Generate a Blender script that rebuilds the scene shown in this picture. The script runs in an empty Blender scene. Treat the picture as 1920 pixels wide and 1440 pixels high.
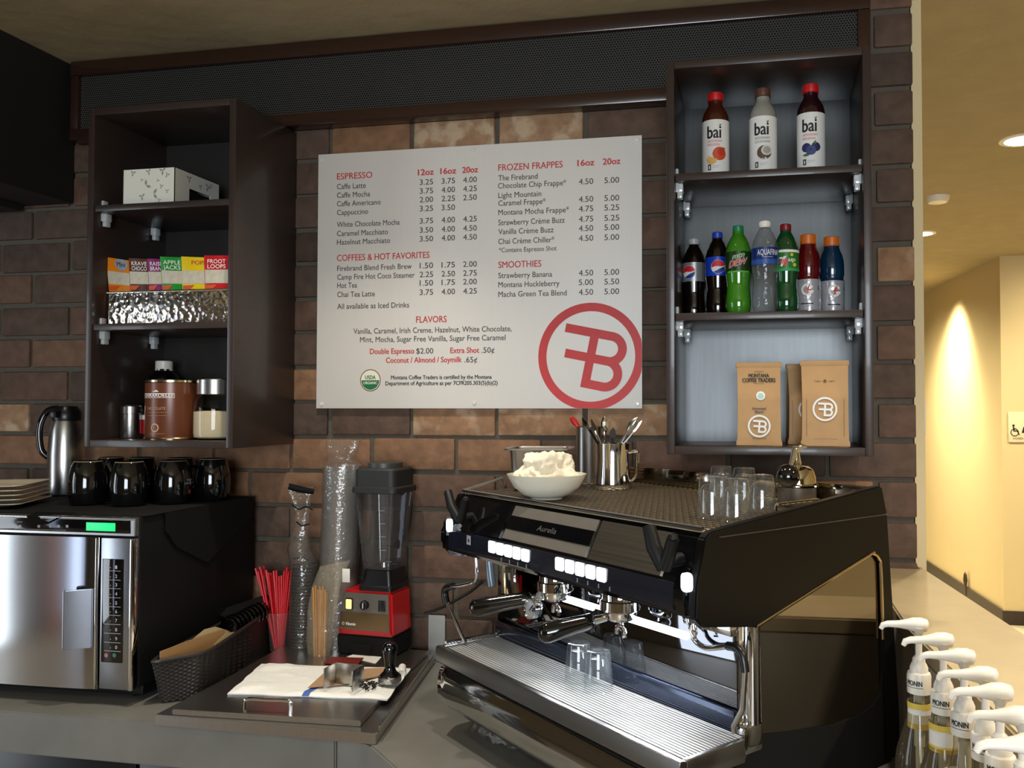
import bpy, bmesh, math, random
from mathutils import Vector, Matrix, noise
R = math.radians
random.seed(7)
S = bpy.context.scene
COL = S.collection

# ------------------------------------------------------------------ camera, world, lights, exposure
F_PX, CX, CY = 1583.0, 1130.0, 720.0            # focal length and optical centre of the (cropped) photograph
YAW, PIT = R(10.8), R(1.5)
EYE = Vector((0, -2.5, 1.68))
FWD = Vector((-math.sin(YAW)*math.cos(PIT), math.cos(YAW)*math.cos(PIT), math.sin(PIT)))
RGT = Vector((math.cos(YAW), math.sin(YAW), 0))
UPV = RGT.cross(FWD)
cd = bpy.data.cameras.new('camera'); cam = bpy.data.objects.new('camera', cd); COL.objects.link(cam)
cd.sensor_width = 36; cd.lens = F_PX/1920*36
cd.shift_x = -(CX-960)/1920; cd.shift_y = 0
cd.clip_start = 0.05
cam.matrix_world = Matrix(((RGT.x, UPV.x, -FWD.x, EYE.x), (RGT.y, UPV.y, -FWD.y, EYE.y), (RGT.z, UPV.z, -FWD.z, EYE.z), (0, 0, 0, 1)))
S.camera = cam

w = bpy.data.worlds.new('world'); S.world = w; w.use_nodes = True
w.node_tree.nodes['Background'].inputs[0].default_value = (0.75, 0.82, 1, 1)
w.node_tree.nodes['Background'].inputs[1].default_value = 0.02

vs = S.view_settings
vs.view_transform = 'Standard'; vs.look = 'None'; vs.gamma = 1; vs.use_curve_mapping = False
vs.exposure = 0.0
S.cycles.max_bounces = 10; S.cycles.diffuse_bounces = 3; S.cycles.glossy_bounces = 5
S.cycles.transmission_bounces = 6; S.cycles.transparent_max_bounces = 24
S.cycles.caustics_reflective = False; S.cycles.caustics_refractive = False
S.cycles.sample_clamp_indirect = 4.0
S.cycles.use_denoising = True

def area(name, loc, target, sx, sy, power, color):
    l = bpy.data.lights.new(name, 'AREA'); l.shape = 'RECTANGLE'; l.size = sx; l.size_y = sy
    l.energy = power; l.color = color
    o = bpy.data.objects.new(name, l); COL.objects.link(o); o.location = loc
    o.rotation_euler = (Vector(target)-Vector(loc)).to_track_quat('-Z', 'Y').to_euler()
    return o
def spot(name, loc, target, power, color, angle=90, blend=.8, rad=.05):
    l = bpy.data.lights.new(name, 'SPOT'); l.spot_size = R(angle); l.spot_blend = blend; l.energy = power
    l.color = color; l.shadow_soft_size = rad
    o = bpy.data.objects.new(name, l); COL.objects.link(o); o.location = loc
    o.rotation_euler = (Vector(target)-Vector(loc)).to_track_quat('-Z', 'Y').to_euler()
    return o
COOL = (0.82, 0.91, 1.0); WARM = (1.0, 0.84, 0.62); HALL = (1.0, 0.87, 0.56)
area('daylight_front_window', (.45, -5.7, 1.65), (.25, 0, 1.65), 2.0, 1.5, 150, COOL)      # glazing of the shop front, behind the viewer
area('daylight_side_window', (-5.0, -2.95, 1.2), (-1.2, -2.95, 1.2), 1.2, 2.3, 42, COOL)
area('daylight_narrow_window', (-5.0, -4.78, 1.2), (-1.2, -4.0, 1.2), .3, 2.3, 7, (.62, .74, 1))
spot('added_post_beam', (-4.6, -4.05, 2.8), (-4.9, -4.15, .8), 110, WARM, 40, .6, .03)  # added lamp, lights the made-up post for its warm reflection
for k, (x, y, p) in enumerate(((-1.12, -.70, 66), (-.42, -.95, 46), (-1.95, -.95, 26), (.42, -.95, 48))):  # last spot is added fill for the right-hand bricks and ledge
    spot('bar_lamp_and_fill_beam', (x, y, 2.82), (x, y+.02, 0), p, (1, .91, .77), 95, .9, .04)
for x, y, p in ((-2.6, -3.2, 130), (-.9, -3.4, 130), (.9, -3.2, 150), (1.7, -1.3, 190)):  # unseen fill spots, added to bounce light up to the ceiling
    spot('room_fill_beam', (x, y, 2.82), (x, y, 0), p, WARM, 130, .9, .05)
spot('hall_lamp_and_fill_beam', (1.42, 5.45, 2.82), (1.60, 5.75, 1.2), 380, HALL, 95, 1, .09)
spot('hall_lamp_and_fill_beam', (.55, 5.6, 2.83), (.9, 5.6, 0), 330, HALL, 150, 1, .06)  # added fill hidden behind the brick wall, brightens the hall side wall
spot('hall_lamp_and_fill_beam', (1.05, 3.50, 2.83), (1.05, 3.5, 0), 260, HALL, 150, 1, .06)
spot('hall_lamp_and_fill_beam', (1.12, 1.46, 2.83), (1.12, 1.46, 0), 220, HALL, 150, 1, .06)
spot('hall_lamp_and_fill_beam', (2.6, 3.4, 2.83), (2.4, 4.5, 1.2), 160, HALL, 120, 1, .06)

# ------------------------------------------------------------------ measuring helpers: where a sight line meets a plane of the room
def ray(px, py): return FWD + RGT*((px-CX)/F_PX) - UPV*((py-CY)/F_PX)
def on_y(px, py, y): d = ray(px, py); return EYE + d*((y-EYE.y)/d.y)
def on_z(px, py, z): d = ray(px, py); return EYE + d*((z-EYE.z)/d.z)
def on_x(px, py, x): d = ray(px, py); return EYE + d*((x-EYE.x)/d.x)

# ------------------------------------------------------------------ materials
MATS = {}
def srgb(r, g, b):
    f = lambda c: (c/255/12.92) if c/255 <= .04045 else ((c/255+.055)/1.055)**2.4
    return (f(r), f(g), f(b), 1)
def mat(name, col, rough=.5, metal=0, var=.12, scale=30, bump=0, bscale=None, coat=0, emit=None, estr=0, spec=.5, sheen=0, stretch=None, trans=0, alpha=1):
    if name in MATS: return MATS[name]
    m = bpy.data.materials.new(name); m.use_nodes = True; nt = m.node_tree; N = nt.nodes; L = nt.links
    b = N['Principled BSDF']
    if len(col) == 3: col = (*col, 1)
    b.inputs['Roughness'].default_value = rough; b.inputs['Metallic'].default_value = metal
    b.inputs['Specular IOR Level'].default_value = spec
    b.inputs['Coat Weight'].default_value = coat; b.inputs['Coat Roughness'].default_value = .05
    b.inputs['Sheen Weight'].default_value = sheen
    b.inputs['Transmission Weight'].default_value = trans; b.inputs['Alpha'].default_value = alpha
    tc = N.new('ShaderNodeTexCoord'); src = tc.outputs['Object']
    if stretch:
        mp = N.new('ShaderNodeMapping'); mp.inputs['Scale'].default_value = stretch; L.new(src, mp.inputs[0]); src = mp.outputs[0]
    nz = N.new('ShaderNodeTexNoise'); nz.inputs['Scale'].default_value = scale; nz.inputs['Detail'].default_value = 3; L.new(src, nz.inputs['Vector'])
    mx = N.new('ShaderNodeMix'); mx.data_type = 'RGBA'
    mx.inputs['A'].default_value = tuple(c*(1-var) for c in col[:3])+(1,); mx.inputs['B'].default_value = tuple(min(1, c*(1+var)) for c in col[:3])+(1,)
    L.new(nz.outputs['Fac'], mx.inputs['Factor']); L.new(mx.outputs['Result'], b.inputs['Base Color'])
    if bump:
        nb = N.new('ShaderNodeTexNoise'); nb.inputs['Scale'].default_value = bscale or scale*3; nb.inputs['Detail'].default_value = 4; L.new(src, nb.inputs['Vector'])
        bp = N.new('ShaderNodeBump'); bp.inputs['Strength'].default_value = bump; bp.inputs['Distance'].default_value = .01
        L.new(nb.outputs['Fac'], bp.inputs['Height']); L.new(bp.outputs[0], b.inputs['Normal'])
    if emit:
        b.inputs['Emission Color'].default_value = (*emit[:3], 1); b.inputs['Emission Strength'].default_value = estr
    MATS[name] = m; return m
def thin_glass(name, tint=(.93, .96, .95), rough=.02, body=0.0, bodycol=(.8, .85, .85), bump=0, bscale=60, fac=1.45):
    """clear sheet: what is behind shows through, the surface mirrors by its angle"""
    if name in MATS: return MATS[name]
    m = bpy.data.materials.new(name); m.use_nodes = True; nt = m.node_tree; N = nt.nodes; L = nt.links
    N.remove(N['Principled BSDF']); out = N['Material Output']
    tr = N.new('ShaderNodeBsdfTransparent'); tr.inputs[0].default_value = (*tint, 1)
    gl = N.new('ShaderNodeBsdfGlossy'); gl.inputs['Roughness'].default_value = rough
    fr = N.new('ShaderNodeLayerWeight'); fr.inputs['Blend'].default_value = .5
    pw = N.new('ShaderNodeMath'); pw.operation = 'POWER'; pw.inputs[1].default_value = 4; L.new(fr.outputs['Facing'], pw.inputs[0])
    ma = N.new('ShaderNodeMath'); ma.operation = 'MULTIPLY_ADD'; f0 = ((fac-1)/(fac+1))**2; ma.inputs[1].default_value = (1-f0)*.8; ma.inputs[2].default_value = f0; L.new(pw.outputs[0], ma.inputs[0])
    mx = N.new('ShaderNodeMixShader'); L.new(ma.outputs[0], mx.inputs[0])
    base = tr.outputs[0]
    if body:
        df = N.new('ShaderNodeBsdfDiffuse'); df.inputs[0].default_value = (*bodycol, 1)
        m2 = N.new('ShaderNodeMixShader'); m2.inputs[0].default_value = body; L.new(tr.outputs[0], m2.inputs[1]); L.new(df.outputs[0], m2.inputs[2]); base = m2.outputs[0]
    L.new(base, mx.inputs[1]); L.new(gl.outputs[0], mx.inputs[2]); L.new(mx.outputs[0], out.inputs[0])
    if bump:
        tc = N.new('ShaderNodeTexCoord'); nb = N.new('ShaderNodeTexNoise'); nb.inputs['Scale'].default_value = bscale; L.new(tc.outputs['Object'], nb.inputs['Vector'])
        bp = N.new('ShaderNodeBump'); bp.inputs['Strength'].default_value = bump; bp.inputs['Distance'].default_value = .01
        L.new(nb.outputs['Fac'], bp.inputs['Height']); L.new(bp.outputs[0], gl.inputs['Normal']); L.new(bp.outputs[0], fr.inputs['Normal'])
    MATS[name] = m; return m

M_wood = mat('dark_stained_wood', srgb(54, 43, 38), .34, coat=.15, var=.25, scale=12, stretch=(1, 1, 12), bump=.03, bscale=60)
M_woodin = mat('cabinet_back_board', (.085, .088, .088), .32, .8, var=.16, scale=6, stretch=(14, 1, 1))
M_woodtrim = mat('reddish_dark_trim', srgb(50, 30, 22), .2, spec=.8, var=.25, scale=10, stretch=(1, 8, 8))
M_soffit = mat('soffit_dark_panel', srgb(26, 24, 22), .6)
M_ceil = mat('ceiling_plaster', srgb(172, 156, 122), .85, var=.10, scale=8, bump=.5, bscale=9)
M_hall = mat('hall_wall_paint', srgb(222, 202, 158), .8, var=.03, scale=3, bump=.03, bscale=200)
M_base = mat('hall_baseboard', srgb(52, 40, 32), .5)
M_floor = mat('floor_tile', srgb(128, 116, 98), .4, var=.2, scale=4)
M_room = mat('room_wall_paint', srgb(120, 104, 82), .8, var=.05, scale=3)
M_stone = mat('grey_worktop_stone', srgb(112, 111, 105), .42, var=.22, scale=9, bump=.02, bscale=80)
M_tan = mat('tan_ledge_stone', srgb(176, 158, 124), .35, var=.15, scale=14)
M_blackm = mat('black_matte', srgb(17, 16, 15), .8, var=.2, spec=.2)
M_black = mat('black_plastic', srgb(16, 16, 16), .32, var=.15)
M_blackg = mat('black_gloss', srgb(10, 10, 11), .08, var=.1, coat=.6)
M_chrome = mat('chrome', (.78, .78, .78), .06, 1, var=.04)
M_steel = mat('brushed_steel', (.50, .49, .47), .26, 1, var=.10, scale=20, stretch=(1, 1, 60))
M_steelh = mat('brushed_steel_flat', (.46, .44, .41), .30, 1, var=.14, scale=16, stretch=(40, 1, 1))
M_smoke = mat('smoked_mirror', (.36, .335, .30), .04, 1, var=.03)
M_gold = mat('bronze_edge', (.62, .50, .30), .18, 1)
M_white = mat('white_plastic', srgb(236, 232, 222), .35, var=.03)
M_paper = mat('white_paper', srgb(228, 226, 218), .7, var=.03)
M_red = mat('red_plastic', srgb(186, 16, 20), .3, var=.1, coat=.3)
M_glass = thin_glass('clear_glass', (.95, .97, .97))
M_ink = mat('dark_grey_ink', srgb(72, 64, 60), .6)
M_inkred = mat('red_ink', srgb(204, 62, 62), .5)
M_whiteink = mat('white_ink', srgb(238, 236, 230), .5, var=.02)
M_blackink = mat('black_ink', srgb(26, 24, 24), .5)

# ------------------------------------------------------------------ mesh helpers
def nb(): return bmesh.new()
def box(bm, x0, x1, y0, y1, z0, z1, bev=0, mtx=None, segs=2):
    r = bmesh.ops.create_cube(bm, size=1)
    vs_ = r['verts']
    for v in vs_: v.co = Vector((x0+(v.co.x+.5)*(x1-x0), y0+(v.co.y+.5)*(y1-y0), z0+(v.co.z+.5)*(z1-z0)))
    if bev:
        es = list({e for v in vs_ for e in v.link_edges})
        q = bmesh.ops.bevel(bm, geom=es, offset=bev, segments=segs, affect='EDGES', profile=.5)
        vs_ = list({v for f in q['faces'] for v in f.verts} | {v for v in vs_ if v.is_valid})
    if mtx is not None: bmesh.ops.transform(bm, matrix=mtx, verts=vs_)
    return vs_
def lathe(bm, prof, n=32, c=(0, 0, 0), mtx=None, a0=0, a1=2*math.pi):
    full = abs(a1-a0-2*math.pi) < 1e-6
    rings = []; new = []
    m = n if full else n+1
    for r, z in prof:
        if r < 1e-6:
            v = bm.verts.new((c[0], c[1], c[2]+z)); rings.append([v]*m); new.append(v)
        else:
            ring = [bm.verts.new((c[0]+r*math.sin(a0+(a1-a0)*i/n), c[1]-r*math.cos(a0+(a1-a0)*i/n), c[2]+z)) for i in range(m)]
            rings.append(ring); new += ring
    for a, b in zip(rings, rings[1:]):
        for i in range(n):
            j = (i+1) % m
            q = []
            for v in (a[i], a[j], b[j], b[i]):
                if v not in q: q.append(v)
            if len(q) >= 3:
                try: bm.faces.new(q)
                except ValueError: pass
    if mtx is not None: bmesh.ops.transform(bm, matrix=mtx, verts=new)
    return new
def tube(bm, pts, r, n=12, cap=True):
    pts = [Vector(p) for p in pts]; rs = r if isinstance(r, (list, tuple)) else [r]*len(pts)
    prev = None; rings = []
    for i, p in enumerate(pts):
        t = (pts[min(i+1, len(pts)-1)]-pts[max(i-1, 0)]).normalized()
        if prev is None:
            u = t.orthogonal().normalized()
        else:
            u = (prev - t*prev.dot(t)).normalized()
        prev = u; v = t.cross(u)
        rings.append([bm.verts.new(p+(u*math.cos(2*math.pi*k/n)+v*math.sin(2*math.pi*k/n))*rs[i]) for k in range(n)])
    for a, b in zip(rings, rings[1:]):
        for k in range(n): bm.faces.new((a[k], a[(k+1) % n], b[(k+1) % n], b[k]))
    if cap: bm.faces.new(rings[0][::-1]); bm.faces.new(rings[-1])
def smooth_path(pts, k=6):
    pts = [Vector(p) for p in pts]; P = [pts[0]]+pts+[pts[-1]]; out = []
    for i in range(1, len(P)-2):
        for j in range(k):
            t = j/k; a, b, c, d = P[i-1], P[i], P[i+1], P[i+2]
            out.append(.5*((2*b)+(c-a)*t+(2*a-5*b+4*c-d)*t*t+(3*b-a-3*c+d)*t**3))
    return out+[pts[-1]]
def prism(bm, poly, axis, a, b, bev=0):
    """polygon in the two other axes extruded along axis from a to b"""
    mk = {'x': lambda p, t: (t, p[0], p[1]), 'y': lambda p, t: (p[0], t, p[1]), 'z': lambda p, t: (p[0], p[1], t)}[axis]
    A = [bm.verts.new(mk(p, a)) for p in poly]; B = [bm.verts.new(mk(p, b)) for p in poly]
    fs = [bm.faces.new(A[::-1]), bm.faces.new(B)]
    n = len(poly)
    for i in range(n): fs.append(bm.faces.new((A[i], A[(i+1) % n], B[(i+1) % n], B[i])))
    bmesh.ops.recalc_face_normals(bm, faces=fs)
    if bev:
        es = list({e for f in fs for e in f.edges})
        bmesh.ops.bevel(bm, geom=es, offset=bev, segments=2, affect='EDGES')
def grid(bm, nx, ny, fn, thick=0):
    V = [[bm.verts.new(fn(i/nx, j/ny)) for i in range(nx+1)] for j in range(ny+1)]
    fs = []
    for j in range(ny):
        for i in range(nx): fs.append(bm.faces.new((V[j][i], V[j][i+1], V[j+1][i+1], V[j+1][i])))
    if thick:
        bmesh.ops.recalc_face_normals(bm, faces=fs)
        bmesh.ops.solidify(bm, geom=fs, thickness=thick)
def obj(name, bm, m, parent=None, smooth=None, weld=False):
    if weld: bmesh.ops.remove_doubles(bm, verts=bm.verts, dist=1e-5)
    bmesh.ops.recalc_face_normals(bm, faces=bm.faces)
    me = bpy.data.meshes.new(name); bm.to_mesh(me); bm.free()
    for q in (m if isinstance(m, (list, tuple)) else [m]): me.materials.append(q)
    o = bpy.data.objects.new(name, me); COL.objects.link(o)
    if parent: o.parent = parent
    me.shade_smooth()
    ang = R(35 if smooth is None else smooth)
    try:
        bm2 = bmesh.new(); bm2.from_mesh(me)
        for e in bm2.edges:
            if len(e.link_faces) == 2 and e.calc_face_angle(0) > ang: e.smooth = False
        bm2.to_mesh(me); bm2.free()
    except Exception: pass
    return o
def tag(o, label, cat, group=None):
    o['label'] = label; o['category'] = cat
    if group: o['group'] = group
    return o
def thing(name, label, cat, loc=(0, 0, 0), rz=0, group=None):
    o = bpy.data.objects.new(name, None); COL.objects.link(o); o.empty_display_size = .05
    o.location = loc; o.rotation_euler = (0, 0, rz)
    return tag(o, label, cat, group)
def struct(name, bm, m):
    o = obj(name, bm, m); o['kind'] = 'structure'; return o
def dup(root, loc, rz, label=None):
    r = root.copy(); COL.objects.link(r); r.location = loc; r.rotation_euler = (0, 0, rz)
    if label: r['label'] = label
    for ch in root.children:
        c = ch.copy(); COL.objects.link(c); c.parent = r
        for g in ch.children:
            d = g.copy(); COL.objects.link(d); d.parent = c
    return r
TXT = {}
def glyphs(body, bold=0.0):
    k = (body, bold)
    if k not in TXT:
        c = bpy.data.curves.new('t', 'FONT'); c.body = body; c.size = 1; c.offset = bold; c.resolution_u = 3
        o = bpy.data.objects.new('t', c); me = bpy.data.meshes.new_from_object(o)
        vs_ = [(v.co.x, v.co.y) for v in me.vertices]; fs = [tuple(p.vertices) for p in me.polygons]
        bpy.data.objects.remove(o); bpy.data.curves.remove(c); bpy.data.meshes.remove(me)
        TXT[k] = (vs_, fs)
    return TXT[k]
def text(bm, body, width, cap, mp, bold=.0, shear=0, mi=0, centre=False):
    """writing fitted to a width and capital height; mp(x, y) puts a point of it on its surface"""
    vs_, fs = glyphs(body)
    if not vs_: return
    x0 = min(v[0] for v in vs_); x1 = max(v[0] for v in vs_); sx = (width/(x1-x0)) if width else cap/.682*.9; sy = cap/.682
    off = (x1-x0)*sx/2 if centre else 0
    b_ = bold*sy
    for k, (ox, oy) in enumerate(((0, 0),) if bold < .003 else ((-b_, 0), (b_, 0), (0, b_*.6), (0, -b_*.6))):
        V = [bm.verts.new(mp((x-x0)*sx-off+shear*y*sy+ox, y*sy+oy)+Vector((0, -.00006*k, 0))) for x, y in vs_]
        for f in fs:
            try:
                q = bm.faces.new([V[i] for i in f]); q.material_index = mi
            except ValueError: pass
def disc(bm, cx, cy, r, mp, mi=0, a0=0, a1=360, r0=0, n=28, rings=3):
    for k in range(rings):
        ra, rb = r0+(r-r0)*k/rings, r0+(r-r0)*(k+1)/rings
        for i in range(n):
            A, B = R(a0+(a1-a0)*i/n), R(a0+(a1-a0)*(i+1)/n)
            p = [(cx+rb*math.cos(A), cy+rb*math.sin(A)), (cx+rb*math.cos(B), cy+rb*math.sin(B)), (cx+ra*math.cos(B), cy+ra*math.sin(B)), (cx+ra*math.cos(A), cy+ra*math.sin(A))]
            if ra < 1e-7: p = p[:3]
            f = bm.faces.new([bm.verts.new(mp(*q)) for q in p]); f.material_index = mi
def sheet3(bm, ring, th):
    """thin flat sheet with the given outline"""
    n = Vector((0, 0, 0))
    for a, b in zip(ring, ring[1:]+ring[:1]): n += Vector(a).cross(Vector(b))
    n.normalize()
    A = [bm.verts.new(Vector(p)) for p in ring]; B = [bm.verts.new(Vector(p)+n*th) for p in ring]
    bm.faces.new(A[::-1]); bm.faces.new(B)
    for i in range(len(ring)): bm.faces.new((A[i], A[(i+1) % len(ring)], B[(i+1) % len(ring)], B[i]))
def poly2(bm, pts, mp, mi=0):
    f = bm.faces.new([bm.verts.new(mp(*p)) for p in pts]); f.material_index = mi
def rect2(bm, x0, x1, y0, y1, mp, mi=0, nx=1):
    for i in range(nx):
        a, b = x0+(x1-x0)*i/nx, x0+(x1-x0)*(i+1)/nx
        poly2(bm, [(a, y0), (b, y0), (b, y1), (a, y1)], mp, mi)
def cyl_map(rad, z0=0, off=.0006, ang=0):
    return lambda x, y: Vector(((rad+off)*math.sin(x/rad+ang), -(rad+off)*math.cos(x/rad+ang), z0+y))
def flat_map(o, ex, ey): return lambda x, y: Vector(o)+Vector(ex)*x+Vector(ey)*y
def emblem(bm, cx, cy, r, mp, mi=0, tilt=-11, clip=None):
    """ring with an F whose bars run into a B"""
    s = r/475.0; ct, st = math.cos(R(tilt)), math.sin(R(tilt))
    cl = clip or (lambda p: p)
    n = 64; t = r*.158
    for i in range(n):
        a, b = 2*math.pi*i/n, 2*math.pi*(i+1)/n
        q = [cl((cx+q_*math.cos(g), cy+q_*math.sin(g))) for q_, g in ((r, a), (r, b), (r-t, b), (r-t, a))]
        poly2(bm, q, mp, mi)
    lay = [0]
    def L(x, y):
        x -= 272; y -= 248
        return (cx+s*(x*ct+y*st)+.0*r, cy+s*(x*st-y*ct))
    lift = lambda x, y: mp(x, y)
    for x0, x1, y0, y1 in ((0, 235, 0, 78), (313, 432, 0, 78), (40, 235, 222, 300), (313, 432, 222, 300), (313, 432, 451, 529), (235, 313, 0, 529)):
        poly2(bm, [L(x0, y0), L(x1, y0), L(x1, y1), L(x0, y1)], (lambda x, y, k=x0: mp(x, y)+Vector((0, -.00015*(k == 235), 0))), mi)
    for q_i, (yc, ri, ro) in enumerate(((150, 72, 150), (375.5, 75.5, 153.5))):
        lift = (lambda k: (lambda x, y: mp(x, y)+Vector((0, -.00015*k, 0))))(q_i+2)
        for i in range(20):
            a, b = -90+180*i/20, -90+180*(i+1)/20
            f = lambda q_, g: L(432+q_*math.cos(R(g)), yc+q_*math.sin(R(g)))
            poly2(bm, [f(ro, a), f(ro, b), f(ri, b), f(ri, a)], lift, mi)

# ------------------------------------------------------------------ the setting
CT = 0.9                                     # worktop height
CEIL = 2.85
bm = nb(); box(bm, -5.2, 4, -6, .1, -.1, 0); struct('floor', bm, M_floor)
bm = nb(); box(bm, -5.2, 4, .1, 9.5, -.1, 0); struct('floor_hall', bm, mat('hall_floor_tile', srgb(205, 194, 170), .5, var=.06, scale=4))
bm = nb(); box(bm, -5.2, 4, -6, 9.5, CEIL, CEIL+.1); struct('ceiling', bm, M_ceil)
bm = nb(); box(bm, -5.3, -5.2, -6, 0, 0, CEIL); struct('wall_left', bm, M_room)
bm = nb(); box(bm, -5.3, 4.1, -6.1, -6, 0, CEIL); struct('wall_front', bm, M_room)
bm = nb(); box(bm, 4, 4.1, -6, 4.5, 0, CEIL); struct('wall_right', bm, M_hall)

bm = nb(); box(bm, -5.0, -4.86, -4.22, -4.10, 0, CEIL); struct('added_streak_post', bm, mat('added_post_orange', srgb(206, 128, 60), .5, var=.15))  # made-up unseen post, added for an orange streak reflected in the oven door

# brick wall: mortar bed with every brick laid in running bond
def brick_mat():
    m = bpy.data.materials.new('brick'); m.use_nodes = True; nt = m.node_tree; N = nt.nodes; L = nt.links; b = N['Principled BSDF']
    at = N.new('ShaderNodeAttribute'); at.attribute_name = 'tone'
    cr = N.new('ShaderNodeValToRGB'); e = cr.color_ramp.elements
    e[0].position = 0; e[0].color = srgb(80, 66, 58); e[1].position = 1; e[1].color = srgb(172, 138, 106)
    for p, c in ((.3, (98, 79, 67)), (.55, (114, 87, 72)), (.72, (120, 92, 74)), (.85, (152, 114, 84))):
        q = e.new(p); q.color = srgb(*c)
    L.new(at.outputs['Fac'], cr.inputs[0])
    tc = N.new('ShaderNodeTexCoord')
    n1 = N.new('ShaderNodeTexNoise'); n1.inputs['Scale'].default_value = 22; n1.inputs['Detail'].default_value = 5; L.new(tc.outputs['Object'], n1.inputs['Vector'])
    mx = N.new('ShaderNodeMix'); mx.data_type = 'RGBA'; mx.blend_type = 'MULTIPLY'; mx.inputs['Factor'].default_value = .55
    c2 = N.new('ShaderNodeValToRGB'); c2.color_ramp.elements[0].position = .3; c2.color_ramp.elements[0].color = (.42, .40, .38, 1); c2.color_ramp.elements[1].position = .7; c2.color_ramp.elements[1].color = (1.15, 1.1, 1.05, 1)
    L.new(n1.outputs['Fac'], c2.inputs[0]); L.new(cr.outputs[0], mx.inputs['A']); L.new(c2.outputs[0], mx.inputs['B'])
    # pale wash left on the tan bricks
    n2 = N.new('ShaderNodeTexNoise'); n2.inputs['Scale'].default_value = 14; n2.inputs['Detail'].default_value = 3; L.new(tc.outputs['Object'], n2.inputs['Vector'])
    r2 = N.new('ShaderNodeMapRange'); r2.inputs[1].default_value = .50; r2.inputs[2].default_value = .62; L.new(n2.outputs['Fac'], r2.inputs[0])
    r3 = N.new('ShaderNodeMapRange'); r3.inputs[1].default_value = .84; r3.inputs[2].default_value = .93; r3.inputs[4].default_value = .8; L.new(at.outputs['Fac'], r3.inputs[0])
    ml = N.new('ShaderNodeMath'); ml.operation = 'MULTIPLY'; L.new(r2.outputs[0], ml.inputs[0]); L.new(r3.outputs[0], ml.inputs[1])
    m2 = N.new('ShaderNodeMix'); m2.data_type = 'RGBA'; m2.inputs['B'].default_value = srgb(196, 172, 142)
    L.new(ml.outputs[0], m2.inputs['Factor']); L.new(mx.outputs['Result'], m2.inputs['A']); L.new(m2.outputs['Result'], b.inputs['Base Color'])
    b.inputs['Roughness'].default_value = .75; b.inputs['Specular IOR Level'].default_value = .3
    bp = N.new('ShaderNodeBump'); bp.inputs['Strength'].default_value = .55; bp.inputs['Distance'].default_value = .012
    L.new(n1.outputs['Fac'], bp.inputs['Height']); L.new(bp.outputs[0], b.inputs['Normal'])
    return m
M_brick = brick_mat()
M_mortar = mat('mortar', srgb(88, 82, 71), .9, var=.15, scale=30, bump=.4, bscale=90)
def brick_wall():
    bm = nb(); lay = bm.faces.layers.float.new('tone')
    box(bm, -3.6, .413, .004, .16, .0, CEIL)
    for f in bm.faces: f[lay] = 0
    pitch, ph, bl = .1115, .28, .268
    rng = random.Random(11)
    k0 = int((0.0-2.252)/pitch)-1
    pale = {(3, -.78): .97, (2, -2.62): .9}
    for k in range(-13, 6):
        z0 = 2.252+pitch*k+.006; z1 = z0+pitch-.013
        if z1 > CEIL: z1 = CEIL
        off = -2.34 if k % 2 else -2.49          # row just under 2.252 is k=-1
        n0 = -6
        for n in range(n0, 12):
            xa = off+ph*n+.0065; xb = xa+ph-.013
            if xb < -3.55 or xa > .40: continue
            xa = max(xa, -3.58); xb = min(xb, .42)
            t = rng.random()
            t = t*.62 if t < .80 else .62+(t-.80)*1.9
            if k == 2 and xa < -.62 < xb: t = .97
            if k == -7 and xa < -.8: t = max(t, .80)
            if k == -6 and -1.2 < (xa+xb)/2 < -.3: t = .86+.1*rng.random()
            j = lambda: (rng.random()-.5)*.006
            vv = box(bm, xa+j(), xb+(0 if xb >= .42 else j()), -.006+j()*.6, .02 if xb < .419 else .158, z0+j(), z1+j(), .006, segs=2)
            for f in {f for v in vv for f in v.link_faces}: f.material_index = 1; f[lay] = t
    o = struct('wall_back', bm, (M_mortar, M_brick))
brick_wall()

# hallway past the end of the brick wall
bm = nb(); box(bm, 1.81, 4, 4.51, 4.61, 0, CEIL); struct('wall_hall_end', bm, M_hall)
A, B = Vector((1.81, 4.51, 0)), Vector((1.38, 9.45, 0)); d = (B-A).normalized(); n_ = Vector((d.y, -d.x, 0))
bm = nb(); prism(bm, [(A.x, A.y+.1), (B.x, B.y), (B.x+.1, B.y), (A.x+.1, A.y+.1)], 'z', 0, CEIL)
struct('wall_hall_side', bm, M_hall)
bm = nb(); box(bm, -5.2, 1.6, 9.4, 9.5, 0, CEIL); struct('wall_hall_back', bm, M_hall)
bm = nb(); prism(bm, [(A.x, A.y), (B.x, B.y), (B.x-.015, B.y), (A.x-.015, A.y-.015), (4, A.y-.015), (4, A.y)], 'z', 0, .105); struct('baseboard_hall', bm, M_base)
bm = nb(); box(bm, .421, .45, .03, .17, 0, CEIL); struct('trim_wall_end', bm, M_hall)

# soffit over the far corner of the bar and the ventilation grille frame
bm = nb(); box(bm, -5.2, -2.325, -1.9, -.012, 2.375, CEIL); box(bm, -5.2, -2.52, -1.9, -.02, 2.355, 2.375); struct('trim_soffit', bm, M_soffit)

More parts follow.
